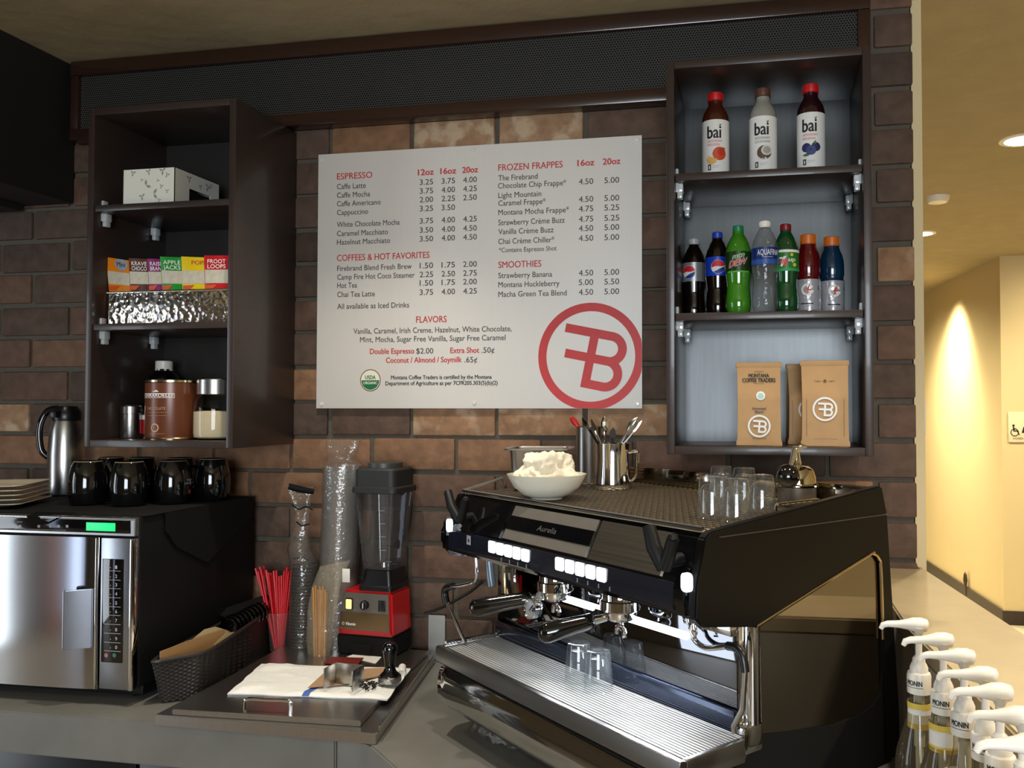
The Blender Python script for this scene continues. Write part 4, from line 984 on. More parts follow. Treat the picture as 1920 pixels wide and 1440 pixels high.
# lit bars
M_led = mat('led_bar', (1, 1, 1), .4, emit=(.88, .94, 1), estr=14)
for a, b in (((1018, 1112), (1112, 1141)), ((1158, 1154), (1288, 1196))):
    pa, pb = m_v(*a, .158), m_v(*b, .158)
    bm = nb(); tube(bm, [(pa.x, .158, .346), (pb.x, .158, .346)], .0055, 10); obj('light_bar', bm, M_led, E)
    l = bpy.data.lights.new('light_bar_beam', 'AREA'); l.shape = 'RECTANGLE'; l.size = pb.x-pa.x; l.size_y = .012; l.energy = .30 if pa.x < .4 else 1.9; l.color = (.86, .93, 1)
    lo = bpy.data.objects.new('light_bar_beam', l); COL.objects.link(lo); lo.parent = E; lo.location = ((pa.x+pb.x)/2, .150, .338); lo.rotation_euler = (R(-14), 0, 0)
# groups with portafilters
def group(px, py, endp):
    c = m_v(px, py, .105); u, wz = c.x, .398
    bm = nb(); lathe(bm, [(0, .034), (.030, .034), (.036, .024), (.036, .004), (.040, .002), (.040, -.016), (.034, -.020), (0, -.020)], 32, (u, .105, wz)); box(bm, u-.022, u+.022, .105, .168, wz-.004, wz+.03, .004)
    g = obj('group_head', bm, M_chrome, E)
    e = m_v(*endp, -.035)
    d = (e-Vector((u, .105, wz-.026))).normalized()
    b0 = Vector((u, .105, wz-.026))
    bm = nb(); lathe(bm, [(0, -.011), (.024, -.011), (.031, -.006), (.033, .002), (.033, .009), (0, .009)], 32, tuple(b0)); tube(bm, [b0+d*.028, b0+d*.055], [.008, .009], 14)
    pf = obj('portafilter', bm, M_chrome, E)
    L_ = (e-b0).length
    hb = b0+d*.052
    bm = nb(); tube(bm, [hb, hb+d*.006, hb+d*.02, b0+d*(L_-.05), b0+d*(L_-.020), b0+d*(L_-.009), b0+d*(L_-.003), b0+d*L_], [.010, .0155, .0160, .0185, .0205, .0180, .0115, .004], 20); obj('handle', bm, M_blackg, pf, smooth=60)
    bm = nb(); tube(bm, [hb+d*.01+Vector((0, -.008, -.0145)), b0+d*(L_-.03)+Vector((0, -.010, -.0172))], .0014, 6); obj('handle_edge', bm, M_chrome, pf)
    bm = nb(); tube(bm, smooth_path([b0+Vector((0, 0, -.014)), b0+Vector((.004, 0, -.026)), b0+Vector((.016, -.004, -.030)), b0+Vector((.020, -.006, -.042))]), .005, 10); tube(bm, smooth_path([b0+Vector((0, 0, -.014)), b0+Vector((-.004, 0, -.026)), b0+Vector((-.014, .004, -.030)), b0+Vector((-.018, .006, -.042))]), .005, 10)
    obj('twin_spout', bm, M_chrome, pf)
group(1042, 1082, (880, 1141)); group(1163, 1122, (1009, 1190))
# pressure gauge
c = m_v(999, 1141, .055)
bm = nb(); mt = Matrix.Translation(c) @ Matrix.Rotation(R(82), 4, 'X')
lathe(bm, [(0, -.012), (.020, -.012), (.0225, -.006), (.0225, .008), (.020, .010), (.0185, .006)], 28, mtx=mt); ga = obj('pressure_gauge', bm, M_chrome, E)
bm = nb(); lathe(bm, [(0, .0062), (.0185, .0062)], 28, mtx=mt); obj('gauge_face', bm, mat('gauge_face', srgb(150, 152, 154), .25, coat=.5), ga)
bm = nb(); tube(bm, [mt @ Vector((-.002, -.004, .0075)), mt @ Vector((.009, .008, .0075))], .0012, 6); tube(bm, [mt @ Vector((.011, -.004, .0075)), mt @ Vector((.013, .004, .0075))], .0018, 6); obj('gauge_needle', bm, M_blackink, ga)
bm = nb(); tube(bm, [c+Vector((0, .01, .02)), c+Vector((.01, .02, .045))], .006, 8); obj('gauge_pipe', bm, M_chrome, ga)
# steam wands
P = lambda px, py, v=.145: m_v(px, py, v)
bm = nb(); tube(bm, smooth_path([P(1288, 1148), P(1293, 1172), P(1303, 1200), P(1322, 1214), P(1345, 1214), P(1366, 1211)]), .0052, 12); sw_ = obj('steam_wand', bm, M_chrome, E)
bm = nb(); tube(bm, smooth_path([P(1364, 1211), P(1380, 1215), P(1392, 1230), P(1397, 1260)]), .0078, 12); obj('rubber_sleeve', bm, M_black, sw_)
e = P(1389, 1385); e.z = max(e.z, .210); e.x = min(e.x, .835)
bm = nb(); tube(bm, [P(1397, 1256), P(1392, 1330), e+Vector((0, 0, .012)), e], [.0052, .0052, .0052, .004], 12); obj('wand_tip', bm, M_steel, sw_)
P = lambda px, py, v=.06: m_v(px, py, v)
bm = nb(); tube(bm, smooth_path([P(893, 1040), P(894, 1075), P(889, 1090), P(872, 1096), P(847, 1100)]), .0048, 12); sw_ = obj('steam_wand', bm, M_gold if 0 else M_chrome, E)
bm = nb(); tube(bm, smooth_path([P(850, 1099), P(838, 1102), P(834, 1112), P(837, 1130)]), .0095, 12); obj('rubber_sleeve', bm, M_black, sw_)
e = P(873, 1206); bm = nb(); tube(bm, [P(837, 1128), P(868, 1196), e], [.0048, .0048, .004], 12); obj('wand_tip', bm, M_chrome, sw_)
# hot water spout and hanging chain charm
P = lambda px, py, v=.09: m_v(px, py, v)
bm = nb(); tube(bm, [P(916, 1042), P(920, 1080), P(923, 1100)], .011, 12); obj('hot_water_spout', bm, mat('ribbed_grey_hose', srgb(120, 130, 140), .3, .4), E)
bm = nb(); tube(bm, [P(943, 1050), P(944, 1074)], [.004, .007], 10); tube(bm, [P(944, 1074), P(945, 1112)], .006, 10); obj('water_valve', bm, M_gold, E)
bm = nb(); tube(bm, [P(962, 1052), P(963, 1092)], .006, 10); obj('water_pipe', bm, M_chrome, E)
P = lambda px, py, v=.13: m_v(px, py, v)
bm = nb(); tube(bm, smooth_path([P(1302, 1154), P(1301, 1160), P(1307, 1164), P(1312, 1156)]), .0014, 8); tube(bm, [P(1302, 1165), P(1300, 1174), P(1302, 1186), P(1303, 1196)], [.002, .006, .0065, .002], 10)
tube(bm, [P(1301, 1170), P(1292, 1178)], .0018, 6); tube(bm, [P(1304, 1170), P(1319, 1184)], .0016, 6)
for dx in (-2, 1, 4): q = P(1301+dx, 1199); box(bm, q.x-.002, q.x+.002, q.y-.002, q.y+.002, q.z-.002, q.z+.002, .001)
obj('steam_tap_charm', bm, M_chrome, E)
# steam levers: black V handles
def lever(pts, rad, v=.018):
    q = [m_v(x, y, v) for x, y in pts]; bm = nb()
    tube(bm, [q[0], q[0]*.5+q[1]*.5+Vector((0, -.006, 0)), q[1]], [rad*.95, rad*1.1, rad*1.0], 14); tube(bm, [q[1], q[1]*.5+q[2]*.5+Vector((0, .002, 0)), q[2]], [rad*1.0, rad*.95, rad*.85], 14)
    tube(bm, [q[1]+Vector((0, 0, rad*.8)), q[1]+Vector((0, .04, rad))], rad*.9, 12)
    L = obj('steam_lever', bm, mat('lever_black', srgb(11, 11, 11), .5, spec=.3), E, smooth=70)
    bm = nb(); k = q[2]; lathe(bm, [(0, rad*.9), (rad*.6, rad*.6), (rad*.8, 0), (rad*.5, -rad*.6), (0, -rad*.7)], 14, (k.x, k.y, k.z)); obj('lever_end', bm, M_black, L)
lever([(1217, 988), (1245, 1066), (1262, 1010)], .0125); lever([(840, 922), (862, 978), (873, 938)], .0105, .03)
# cup tray on top
CW = .563
bm = nb(); box(bm, UL+.02, UR-.02, .088, .572, .5605, CW, .001); ct = obj('cup_tray', bm, mat('tray_brown_steel', srgb(172, 158, 132), .45, .3, var=.12), E)
bm = nb()
for k in range(42):
    u = UL+.05+k*.0192; box(bm, u-.0011, u+.0011, .10, .56, CW+.0008, CW+.0030)
for k in range(26):
    v = .105+k*.0178; box(bm, UL+.04, UR-.035, v-.0011, v+.0011, CW+.0002, CW+.0022)
obj('cup_tray_mesh', bm, mat('tray_mesh_metal', srgb(98, 88, 74), .45, .3, var=.1), ct)
bm = nb(); tube(bm, [(UL+.012, .090, CW+.004), (UR-.03, .090, CW+.004)], .0042, 8); tube(bm, [(UL+.012, .090, CW+.004), (UL+.012, .205, .592), (UL+.012, .215, .566)], .0038, 8); tube(bm, [(UL+.012, .44, .566), (UL+.012, .45, .608), (UL+.012, .572, .608)], .0038, 8); obj('front_rail', bm, mat('satin_steel_lip', 0), ct)
bm = nb(); box(bm, UL+.02, UR-.02, .566, .574, CW, .6125, .001); obj('back_rail', bm, mat('dark_mirror_rail', (.30, .26, .20), .08, 1, var=.05), ct)
bm = nb(); q = m_w(1460, 960, .575)
tube(bm, smooth_path([(UR-.06, .32, .566), (UR-.06, .32, .588), (UR-.055, .335, .592), (UR-.055, .43, .592), (UR-.055, .445, .588), (UR-.055, .445, .566)], 4), .003, 8); obj('cup_guard', bm, M_chrome, ct)
CUPZ = CT+CW+.0032

# ------------------------------------------------------------------ things standing on the espresso machine
def pxm(p): return (Vector(p)-EYE).dot(FWD)/F_PX            # metres per picture pixel at a point
def top_at(px, py, dz=0): return on_z(px, py, CUPZ+dz)
p = top_at(1019, 938); k = pxm(p); r = 76*k
p.x += .0; 
t = thing('serving_bowl', 'round white bowl with a cloth in it on top of the espresso machine', 'bowl', (p.x, p.y+.03, CUPZ+.0005))
rb = r*.40; h = r*.62
prof = [(0, .003), (rb*.8, .003), (rb*.85, 0), (rb, 0), (rb*1.03, .004), (r*.62, h*.20), (r*.84, h*.52), (r*.97, h*.88), (r, h), (r*.975, h), (r*.95, h*.88), (r*.80, h*.52), (r*.58, h*.24), (rb*.7, h*.15), (0, h*.13)]
bm = nb(); lathe(bm, prof, 48); obj('bowl_shell', bm, mat('white_porcelain', srgb(226, 222, 206), .12, var=.02, coat=.3), t)
def cloth_lump(name, label, cat, loc, rx, ry, rz, seed, m, flat=.25, res=48, amp=.35):
    bm = nb(); bmesh.ops.create_icosphere(bm, subdivisions=5, radius=1)
    for v in bm.verts:
        c = v.co.copy(); n1 = noise.noise(c*1.6+Vector((seed, 0, 0))); n2 = noise.noise(c*4.2+Vector((0, seed, 0))); n3 = abs(noise.noise(c*3.1+Vector((seed, seed, 3))))
        f = 1+amp*n1+amp*.35*n2-amp*.9*n3
        v.co = Vector((c.x*rx*f, c.y*ry*f, max(-flat*rz, c.z*rz*f)))
    o = obj(name, bm, m, smooth=180); o.location = loc; tag(o, label, cat); return o
M_towel = mat('cream_towel', srgb(232, 220, 194), .9, var=.05, scale=80, bump=.15, bscale=180, sheen=.3)
q = Vector(t.location)
cloth_lump('towel', 'crumpled cream towel heaped in the white bowl on the espresso machine', 'towel', (q.x, q.y, q.z+h*.96), r*.80, r*.62, r*.66, 2.3, M_towel, .42)
# steel pan
p = top_at(985, 911); k = pxm(p)
t = thing('steel_pan', 'deep square steel food pan behind the white bowl', 'pan', (p.x+.014, p.y+.046, CUPZ+.0005), R(8))
t.location = glob(.048, .268, CUPZ+.0005-CT)
Wp, Dp, Hp = .142, .125, .106
bm = nb(); 
def panring(a, b, z, rad=.02): 
    out = []
    for cx_, cy_, a0 in ((a-rad, b-rad, 0), (-a+rad, b-rad, 90), (-a+rad, -b+rad, 180), (a-rad, -b+rad, 270)):
        for j in range(6): g = R(a0+18*j); out.append(Vector((cx_+rad*math.cos(g), cy_+rad*math.sin(g), z)))
    return out
rings = [[bm.verts.new(q) for q in panring(a, b, z)] for a, b, z in ((Wp/2-.014, Dp/2-.014, 0), (Wp/2-.006, Dp/2-.006, .006), (Wp/2, Dp/2, Hp-.004), (Wp/2+.002, Dp/2+.002, Hp), (Wp/2+.013, Dp/2+.013, Hp+.001), (Wp/2+.014, Dp/2+.014, Hp-.003))]
for a, b in zip(rings, rings[1:]):
    for j in range(len(a)): bm.faces.new((a[j], a[(j+1) % len(a)], b[(j+1) % len(a)], b[j]))
bm.faces.new(rings[0][::-1]); obj('pan_shell', bm, M_steelh, t)
# pitcher with utensils
p = top_at(1145, 918); k = pxm(p); r = 34*k
t = thing('steel_pitcher', 'polished steel pitcher full of spoons on the espresso machine', 'pitcher', (p.x, p.y+r*.6, CUPZ+.0005))
h = 84*k*1.02; PT = Vector(t.location); PH = h; PR = r
bm = nb(); lathe(bm, [(0, .001), (r*.96, 0), (r*1.02, .006), (r*1.02, h*.12), (r*.97, h*.35), (r*.93, h*.65), (r*.95, h*.97), (r*.96, h), (r*.94, h), (r*.91, h*.65), (r*.95, h*.35), (r*.98, h*.1), (0, .008)], 40); obj('pitcher_body', bm, M_chrome, t)
bm = nb(); tube(bm, smooth_path([(r*.90, .0, h*.80), (r*1.35, .0, h*.82), (r*1.42, 0, h*.74), (r*1.30, 0, h*.30), (r*1.0, 0, h*.16)]), .0042, 10); obj('handle', bm, M_chrome, t)
def utensil(px0, py0, px1, py1, dy, wmax, m, label, name='spoon', bowl=True, cat='spoon'):
    """stands in the pitcher: foot inside, tip where the photo shows it"""
    tip = on_y(px0, py0, PT.y+dy); mid = on_y(px1, py1, PT.y+dy*.3)
    d = (mid-tip).normalized(); foot = mid+d*.055
    t = thing(name, label, cat, foot); L = (tip-foot).length; ax = (tip-foot).normalized(); sd_ = ax.cross(Vector((0, 1, 0))).normalized(); nn = sd_.cross(ax)
    bm = nb(); tube(bm, [Vector((0, 0, 0)), ax*L*.72], [.0028, .0034], 8); obj('stem', bm, m, t)
    bm = nb(); 
    def fn(u, v):
        s = math.sin(math.pi*min(1, .08+v*.92))**.6; w2 = wmax*s
        return ax*(L*(.66+.34*v))+sd_*((u-.5)*2*w2)+nn*(-.006*math.cos((u-.5)*math.pi)*s if bowl else 0)
    grid(bm, 8, 10, fn, .0012); obj('bowl_end' if bowl else 'blade_end', bm, m, t)
utensil(1091, 783, 1120, 830, -.01, .0050, M_blackg, 'spoon with a dark handle leaning out at the left of the steel pitcher', bowl=False)
utensil(1108, 785, 1126, 830, .012, .0050, M_chrome, 'thin bright spoon handle behind the dark handled one', bowl=False)
utensil(1133, 780, 1135, 830, -.006, .0095, M_chrome, 'wide bright spoon standing upright in the steel pitcher')
utensil(1150, 802, 1147, 830, .008, .0085, mat('dark_handle', srgb(30, 26, 24), .3), 'short black ended stirrer in the middle of the steel pitcher', 'stirrer', False, 'stirrer')
utensil(1196, 782, 1164, 828, -.004, .0105, M_steel, 'spoon with its bowl tilted to the right of the steel pitcher')
utensil(1204, 788, 1170, 832, .010, .0040, M_steel, 'thin steel rod leaning out at the right of the steel pitcher', 'steel_rod', False, 'rod')
# tall canister behind
p = glob(.03, .475, 0); p = on_y(1104, 850, -.20); k = pxm((p.x, p.y, CUPZ)); r = 24*k; h = on_y(1104, 800, p.y).z-CUPZ
t = thing('steel_canister', 'tall plain steel canister behind the pitcher', 'canister', (p.x, p.y, CUPZ+.0005)); CT_ = Vector(t.location)
bm = nb(); lathe(bm, [(0, .002), (r*.97, 0), (r, .004), (r, h-.003), (r*1.03, h), (r*.97, h), (r*.96, .006), (0, .005)], 36); obj('canister_wall', bm, M_steel, t)
tip = on_y(1071, 783, p.y-.005); mid = on_y(1086, 802, p.y-.005); d = (mid-tip).normalized(); foot = mid+d*.06
bm = nb(); tube(bm, [foot, mid, tip*.6+mid*.4, tip], [.004, .005, .009, .006], 10); bmesh.ops.translate(bm, vec=-foot, verts=bm.verts)
o = tag(obj('spatula', bm, M_red), 'red spatula handle sticking out of the tall canister', 'spatula'); o.location = foot
# shot glasses
M_shot = thin_glass('shot_glass', (.975, .985, .985), .015, .015, (.85, .9, .95), fac=1.7)
def shot(loc, lab, grp, h=.078, r0=.0295, r1=.0235):
    t = thing('shot_glass', lab, 'glass', loc, 0, grp)
    bm = nb(); lathe(bm, [(r0, 0), (r0*.98, h*.3), (r1*1.03, h*.94), (r1*.98, h*.985), (r1*.85, h), (r1*.4, h*.985), (0, h*.985)], 32); obj('outer_wall', bm, M_shot, t)
    bm = nb(); lathe(bm, [(r0*.98, .0), (r0*.92, .002), (r0*.90, h*.3), (r1*.93, h*.72), (r1*.7, h*.80), (r1*.3, h*.83), (0, h*.835)], 32); obj('inner_wall', bm, M_shot, t)
    return t
G1 = 'upturned shot glasses on top of the espresso machine'; G2 = 'upturned shot glasses on the drip tray'
for px, py, lab in ((1334, 972, 'upturned shot glass on the machine top, first of its row from the pitcher'), (1380, 978, 'upturned shot glass on the machine top, nearest to the viewer'), (1428, 966, 'upturned shot glass on the machine top, last of its row before the side panel'), (1352, 940, 'upturned shot glass on the machine top, in the back row on the pitcher side'), (1395, 945, 'upturned shot glass on the machine top, in the back row by the black ball lever')):
    p = top_at(px, py); shot((p.x, p.y+.012, CUPZ+.0004), lab, G1)
for px, py, lab in ((1083, 1279, 'upturned shot glass on the drip tray, the one touching the backsplash side'), (1120, 1296, 'upturned shot glass on the drip tray, the one nearer the tray lip')):
    p = on_z(px, py, CT+.2008); shot((p.x, p.y+.012, CT+.2008), lab, G2, .080, .0300, .0240)
# lever press with a dome
q = m_v(1494, 905, .515); q.x = min(q.x, .79); g_ = glob(q.x, .515, .0); g_.z = CUPZ+.0005; gh_ = .6065-(CUPZ-CT); k = pxm(g_); PB = g_.copy()
t = thing('lever_press', 'chrome dome with a black ball lever on the back of the espresso machine', 'press', g_)
r = 36*k; h = 38*k
bm = nb(); lathe(bm, [(r*1.0, 0), (r*1.0, gh_-.002), (0, gh_-.002), (0, 0)], 32); obj('pedestal', bm, mat('tray_mesh_metal', 0), t)
bm = nb(); lathe(bm, [(0, gh_), (r*1.12, gh_), (r*1.12, gh_+.003), (r, gh_+.006), (r*.98, gh_+h*.45), (r*.86, gh_+h*.80), (r*.6, gh_+h*.97), (0, gh_+h*1.02)], 40); obj('dome', bm, mat('warm_chrome', (.72, .64, .46), .07, 1), t)
b0 = Vector((0, -.02, h*.95)); 
a = on_y(1491, 842, g_.y-.03)-Vector(g_); b_ = on_y(1477, 893, g_.y-.055)-Vector(g_); c = on_y(1512, 838, g_.y-.02)-Vector(g_)
bm = nb(); tube(bm, [(0, 0, gh_+h*.9), (0, -.01, gh_+h*1.15), a], [.010, .010, .008], 14); tube(bm, [a, (a+b_)/2, b_], [.0075, .005, .005], 12); tube(bm, [a, (a+c)/2+Vector((0, 0, .004)), c], [.009, .007, .003], 12); obj('lever', bm, M_chrome, t)
bm = nb(); bmesh.ops.create_uvsphere(bm, u_segments=28, v_segments=18, radius=22*k); bmesh.ops.translate(bm, vec=b_, verts=bm.verts); obj('ball_knob', bm, M_blackg, t)
# crumpled film under the machine
M_film = thin_glass('crumpled_film', (.90, .88, .84), .12, .22, (.62, .60, .56), .8, 35, 1.5)
p = on_z(935, 1392, CT)
bm = nb()
def fl(u, v):
    x = (u-.5)*.19; y = (v-.5)*.075
    e = 1-(abs(u-.5)*2)**4
    return (x+.008*noise.noise((u*5, v*3, 1)), y*(.6+.4*e)+.010*noise.noise((u*6, 2, v*2)), .003+.026*abs(noise.noise((u*4.5+3, v*3.5, .5)))+.012*abs(noise.noise((u*11, v*9, 5)))*e)
grid(bm, 40, 16, fl); o = tag(obj('crumpled_wrapper', bm, M_film, smooth=30), 'crumpled clear wrapper lying under the front of the espresso machine', 'wrapper'); o.location = (p.x+.0, p.y+.02, CT+.0005); o.rotation_euler = (0, 0, R(-38))

# ------------------------------------------------------------------ oven and the things on it
MX0, MX1, MY0, MY1, MZ0, MZ1 = -2.34, -1.608, -.555, -.035, .942, 1.390
t = thing('microwave_oven', 'commercial steel fronted microwave oven with a lit green display', 'microwave', (0, 0, 0))
bm = nb(); box(bm, MX0, MX1, MY0+.012, MY1, MZ0, MZ1, .008); obj('black_cabinet', bm, M_black if 0 else mat('oven_black', srgb(14, 13, 13), .55, spec=.25), t)
bm = nb(); box(bm, MX0+.02, MX1-.012, MY0+.045, MY1-.05, CT+.012, MZ0-.0005, .004)
for x in (MX0+.06, MX1-.06):
    for y in (MY0+.09, MY1-.1): lathe(bm, [(0, 0), (.018, 0), (.02, .004), (.016, .014), (0, .014)], 16, (x, y, CT+.0005))
obj('base_plinth', bm, M_black, t)
def fx(px, py): return on_y(px, py, MY0-.004)
xr = MX1-.002; zt = 1.3885
xs = fx(187, 1100).x; zb = fx(100, 1006).z
bm = nb()
prism(bm, [(MY0+.012, zb+.006), (MY0-.006, zb+.008), (MY0-.006, zt-.004), (MY0-.002, zt), (MY0+.012, zt)], 'x', MX0, xr, .002); obj('top_strip', bm, M_steel, t)
bm = nb(); box(bm, MX0+.01, xr-.012, MY0-.0075, MY0-.005, zb+.014, zt-.007, .001); tp = obj('control_window', bm, M_blackg, t)
a, b_ = fx(164, 979), fx(218, 996)
bm = nb(); box(bm, a.x, b_.x, MY0-.0085, MY0-.0072, b_.z, a.z, .0005); obj('green_display', bm, mat('green_screen', srgb(10, 190, 90), .4, emit=(.02, .80, .22), estr=1.1), tp)
bm = nb(); mp = lambda x, y: Vector((x, MY0-.0079, y))
for px in (40, 75, 97, 112, 128): q = fx(px, 986); rect2(bm, q.x-.004, q.x+.004, q.z-.004, q.z+.003, mp)
q = fx(34, 981); text(bm, 'READY', .018, .004, lambda x, y: mp(q.x+x, q.z+.002+y)); a = fx(30, 991); rect2(bm, a.x, a.x+.16, a.z-.0004, a.z+.0004, mp); obj('status_icons', bm, mat('dim_white_ink', 0), tp)
# door: slightly bowed brushed panel
dx0, dx1 = MX0, xs-.003; dz0, dz1 = MZ0-.002, zb+.002
bm = nb()
def dfn(u, v): 
    x = dx0+(dx1-dx0)*u; e = min(1, min(u, 1-u)/.04)
    return Vector((x, MY0-.004-.010*math.sin(math.pi*u)**.5*min(1, e)-.0015*math.sin(math.pi*v), dz0+(dz1-dz0)*v))
grid(bm, 48, 6, dfn, .012); dr = obj('door', bm, mat('oven_door_steel', (.50, .51, .52), .11, 1, var=.06, scale=20, stretch=(1, 1, 80)), t, smooth=40)
bm = nb(); box(bm, xs-.012, xs-.004, MY0-.010, MY0+.008, dz0, dz1, .003); obj('door_edge', bm, M_chrome, dr)
a, b_ = fx(136, 1101), fx(174, 1213)
bm = nb(); prism(bm, [(a.x, MY0-.036), (a.x+.013, MY0-.047), (a.x+.017, MY0-.046), (b_.x+.004, MY0-.012), (b_.x+.004, MY0-.004), (a.x+.014, MY0-.038), (a.x+.002, MY0-.031)], 'z', b_.z, a.z, .002); obj('handle', bm, mat('handle_steel', (.22, .23, .26), .32, 1, var=.08), dr)
# keypad column
bm = nb(); box(bm, xs+.003, xr, MY0-.006, MY0+.012, MZ0, zb+.002, .003); kp = obj('keypad_column', bm, mat('keypad_steel', (.40, .42, .45), .3, 1), t)
bm = nb(); box(bm, xr-.012, xr+.001, MY0-.011, MY0+.012, MZ0, zb+.002, .004); obj('column_edge', bm, M_gold if 0 else M_chrome, kp)
a, b_ = fx(194, 1047), fx(231, 1243)
bm = nb(); box(bm, a.x, b_.x, MY0-.0072, MY0-.005, b_.z, a.z, .002); pad = obj('key_panel', bm, M_blackg, kp)
mp = lambda x, y: Vector((x, MY0-.0076, y))
bm = nb()
for k, (s, py) in enumerate(zip('1234567890', (1066, 1083, 1099, 1116, 1133, 1149, 1166, 1183, 1200, 1216))):
    q = fx(218, py); text(bm, s, .0055, .0085, lambda x, y: mp(q.x+x, q.z+y), .02)
    e0, e1 = fx(197, py+3.2), fx(228, py+3.2); rect2(bm, e0.x, e1.x, e0.z-.0005, e0.z+.0005, mp, 0)
    e2 = fx(209, py-2); rect2(bm, e2.x-.0008, e2.x+.0008, e2.z-.0012, e2.z+.0012, mp)
obj('key_lettering', bm, mat('key_white', srgb(190, 192, 192), .5), pad)
bm = nb(); q = fx(201, 1228); disc(bm, q.x, q.z, .0055, mp); obj('stop_key', bm, mat('stop_key_pink', srgb(170, 110, 104), .4), pad)
bm = nb(); q = fx(216, 1228); disc(bm, q.x, q.z, .0055, mp); obj('start_key', bm, mat('start_key_green', srgb(40, 120, 84), .4), pad)
# black cloth over the oven top
MT = MZ1+.0035
bm = nb()
grid(bm, 30, 16, lambda u, v: (MX0+.01+(MX1-MX0-.004)*u, MY0+.02+(MY1-MY0-.03)*v, MZ1+.0008+.0012*noise.noise((u*9, v*7, 0))), .0015)
grid(bm, 2, 24, lambda u, v: (MX1+.0035+.004*abs(noise.noise((v*6, u, 2))), MY0+.10+(MY1-MY0-.12)*v, MZ1+.001-u*(.05+.12*(1-abs(v-.45)*1.7)*(1 if v > .1 else v*10))), .0015)
a = fx(55, 960); b_ = fx(112, 960); c = fx(76, 985); 
vs_ = [bm.verts.new(q) for q in (Vector((a.x-.01, MY0+.03, MZ1+.003)), Vector((b_.x+.02, MY0+.03, MZ1+.003)), Vector((b_.x, MY0-.013, zt-.004)), Vector((c.x+.02, MY0-.0165, c.z+.004)), Vector((c.x-.012, MY0-.0165, c.z+.001)), Vector((a.x, MY0-.013, zt-.002)))]
f = bm.faces.new(vs_); bmesh.ops.solidify(bm, geom=[f], thickness=.0012)
tag(obj('black_cloth', bm, M_blackm), 'black cloth spread over the top of the microwave oven, one corner hanging at its front', 'cloth')
MT = MZ1+.0042
# plates
A_ = on_z(37, 953, MT); d1 = Vector((-.41, .91, 0)).normalized(); d2 = Vector((-.91, -.41, 0)).normalized()
side_ = .235; ctr = A_+(d1+d2)*side_/2; ang = math.atan2(d1.y, d1.x)
def plate(z):
    t = thing('square_plate', '', 'plate', (ctr.x, ctr.y, z), ang, 'square white plates stacked on the oven')
    s = side_/2; bm = nb()
    rings = [[bm.verts.new(q) for q in panring(a, a, zz, rd)] for a, zz, rd in ((s*.55, .0, .02), (s*.62, .0, .02), (s*.97, .0095, .018), (s, .0105, .018), (s, .0120, .018), (s*.96, .0120, .018), (s*.74, .0045, .02), (s*.5, .0035, .02))]
    for a, b in zip(rings, rings[1:]):
        for j in range(len(a)): bm.faces.new((a[j], a[(j+1) % len(a)], b[(j+1) % len(a)], b[j]))
    bm.faces.new(rings[0][::-1]); bm.faces.new(rings[-1]); obj('plate_body', bm, mat('cream_porcelain', srgb(222, 212, 186), .2, var=.02, coat=.3), t); return t
pl0 = plate(MT)
names = ['lowest', 'second from the bottom', 'middle', 'second from the top', 'topmost']
pl0['label'] = 'square white plate on the oven, lowest of its stack'
for k in range(1, 5): dup(pl0, (ctr.x, ctr.y, MT+.0128*k), ang, 'square white plate on the oven, %s of its stack' % names[k])
# upturned black mugs
def mug(loc, rz, lab, logo=False, first=[None]):
    r, h = .050, .126
    t = thing('black_mug', lab, 'mug', loc, rz, 'upturned black mugs on the oven')
    bm = nb(); lathe(bm, [(r*.86, 0), (r*.90, -.0), (r*.93, .004), (r*1.0, h*.25), (r*1.02, h*.45), (r*.97, h*.68), (r*.86, h*.86), (r*.76, h*.955), (r*.73, h*.985), (r*.70, h*.99), (r*.66, h*.97), (0, h*.965)], 40); b = obj('mug_body', bm, M_blackg, t, smooth=60)
    bm = nb(); lathe(bm, [(r*.70, h*.9905), (r*.735, h*.9865), (r*.745, h*.975)], 40); obj('foot_ring', bm, mat('unglazed_ring', srgb(128, 116, 88), .6), t)
    bm = nb(); tube(bm, smooth_path([(r*.92, 0, h*.80), (r*1.5, 0, h*.80), (r*1.72, 0, h*.55), (r*1.55, 0, h*.28), (r*.98, 0, h*.22)]), .0055, 10); obj('handle', bm, M_blackg, t)
    if logo:
        mp = cyl_map(r*1.02, 0, .0012, .35); bm = nb()
        text(bm, 'MONTANA', .026, .0052, lambda x, y: mp(x-.013, h*.52+y), .02); text(bm, 'COFFEE TRADERS', .040, .0052, lambda x, y: mp(x-.020, h*.44+y), .02); disc(bm, 0, h*.26, .007, mp, 1)
        obj('mug_lettering', bm, (mat('dim_white_ink', 0), mat('dull_red_ink', srgb(150, 50, 44))), b)
    return t
def on_oven(px, py): q = on_z(px, py, MT); return (q.x, q.y+.03, MT)
mug(on_oven(149, 946), R(95), 'upturned black mug beside the stacked square plates')
mug(on_oven(227, 948), R(120), 'upturned black mug with pale lettering in the middle of the front row', True)
mug(on_oven(311, 944), R(75), 'upturned black mug with pale lettering at the end of the front row', True)
for px, y, lab in ((207, -.165, 'upturned black mug in the back row, behind and between the first two front mugs'), (264, -.155, 'upturned black mug in the middle of the back row'), (337, -.150, 'upturned black mug in the back row behind the last front mug'), (398, -.165, 'upturned black mug standing alone at the far end of the oven top')):
    q = on_y(px, 930, y); mug((q.x, y, MT), R(100), lab)
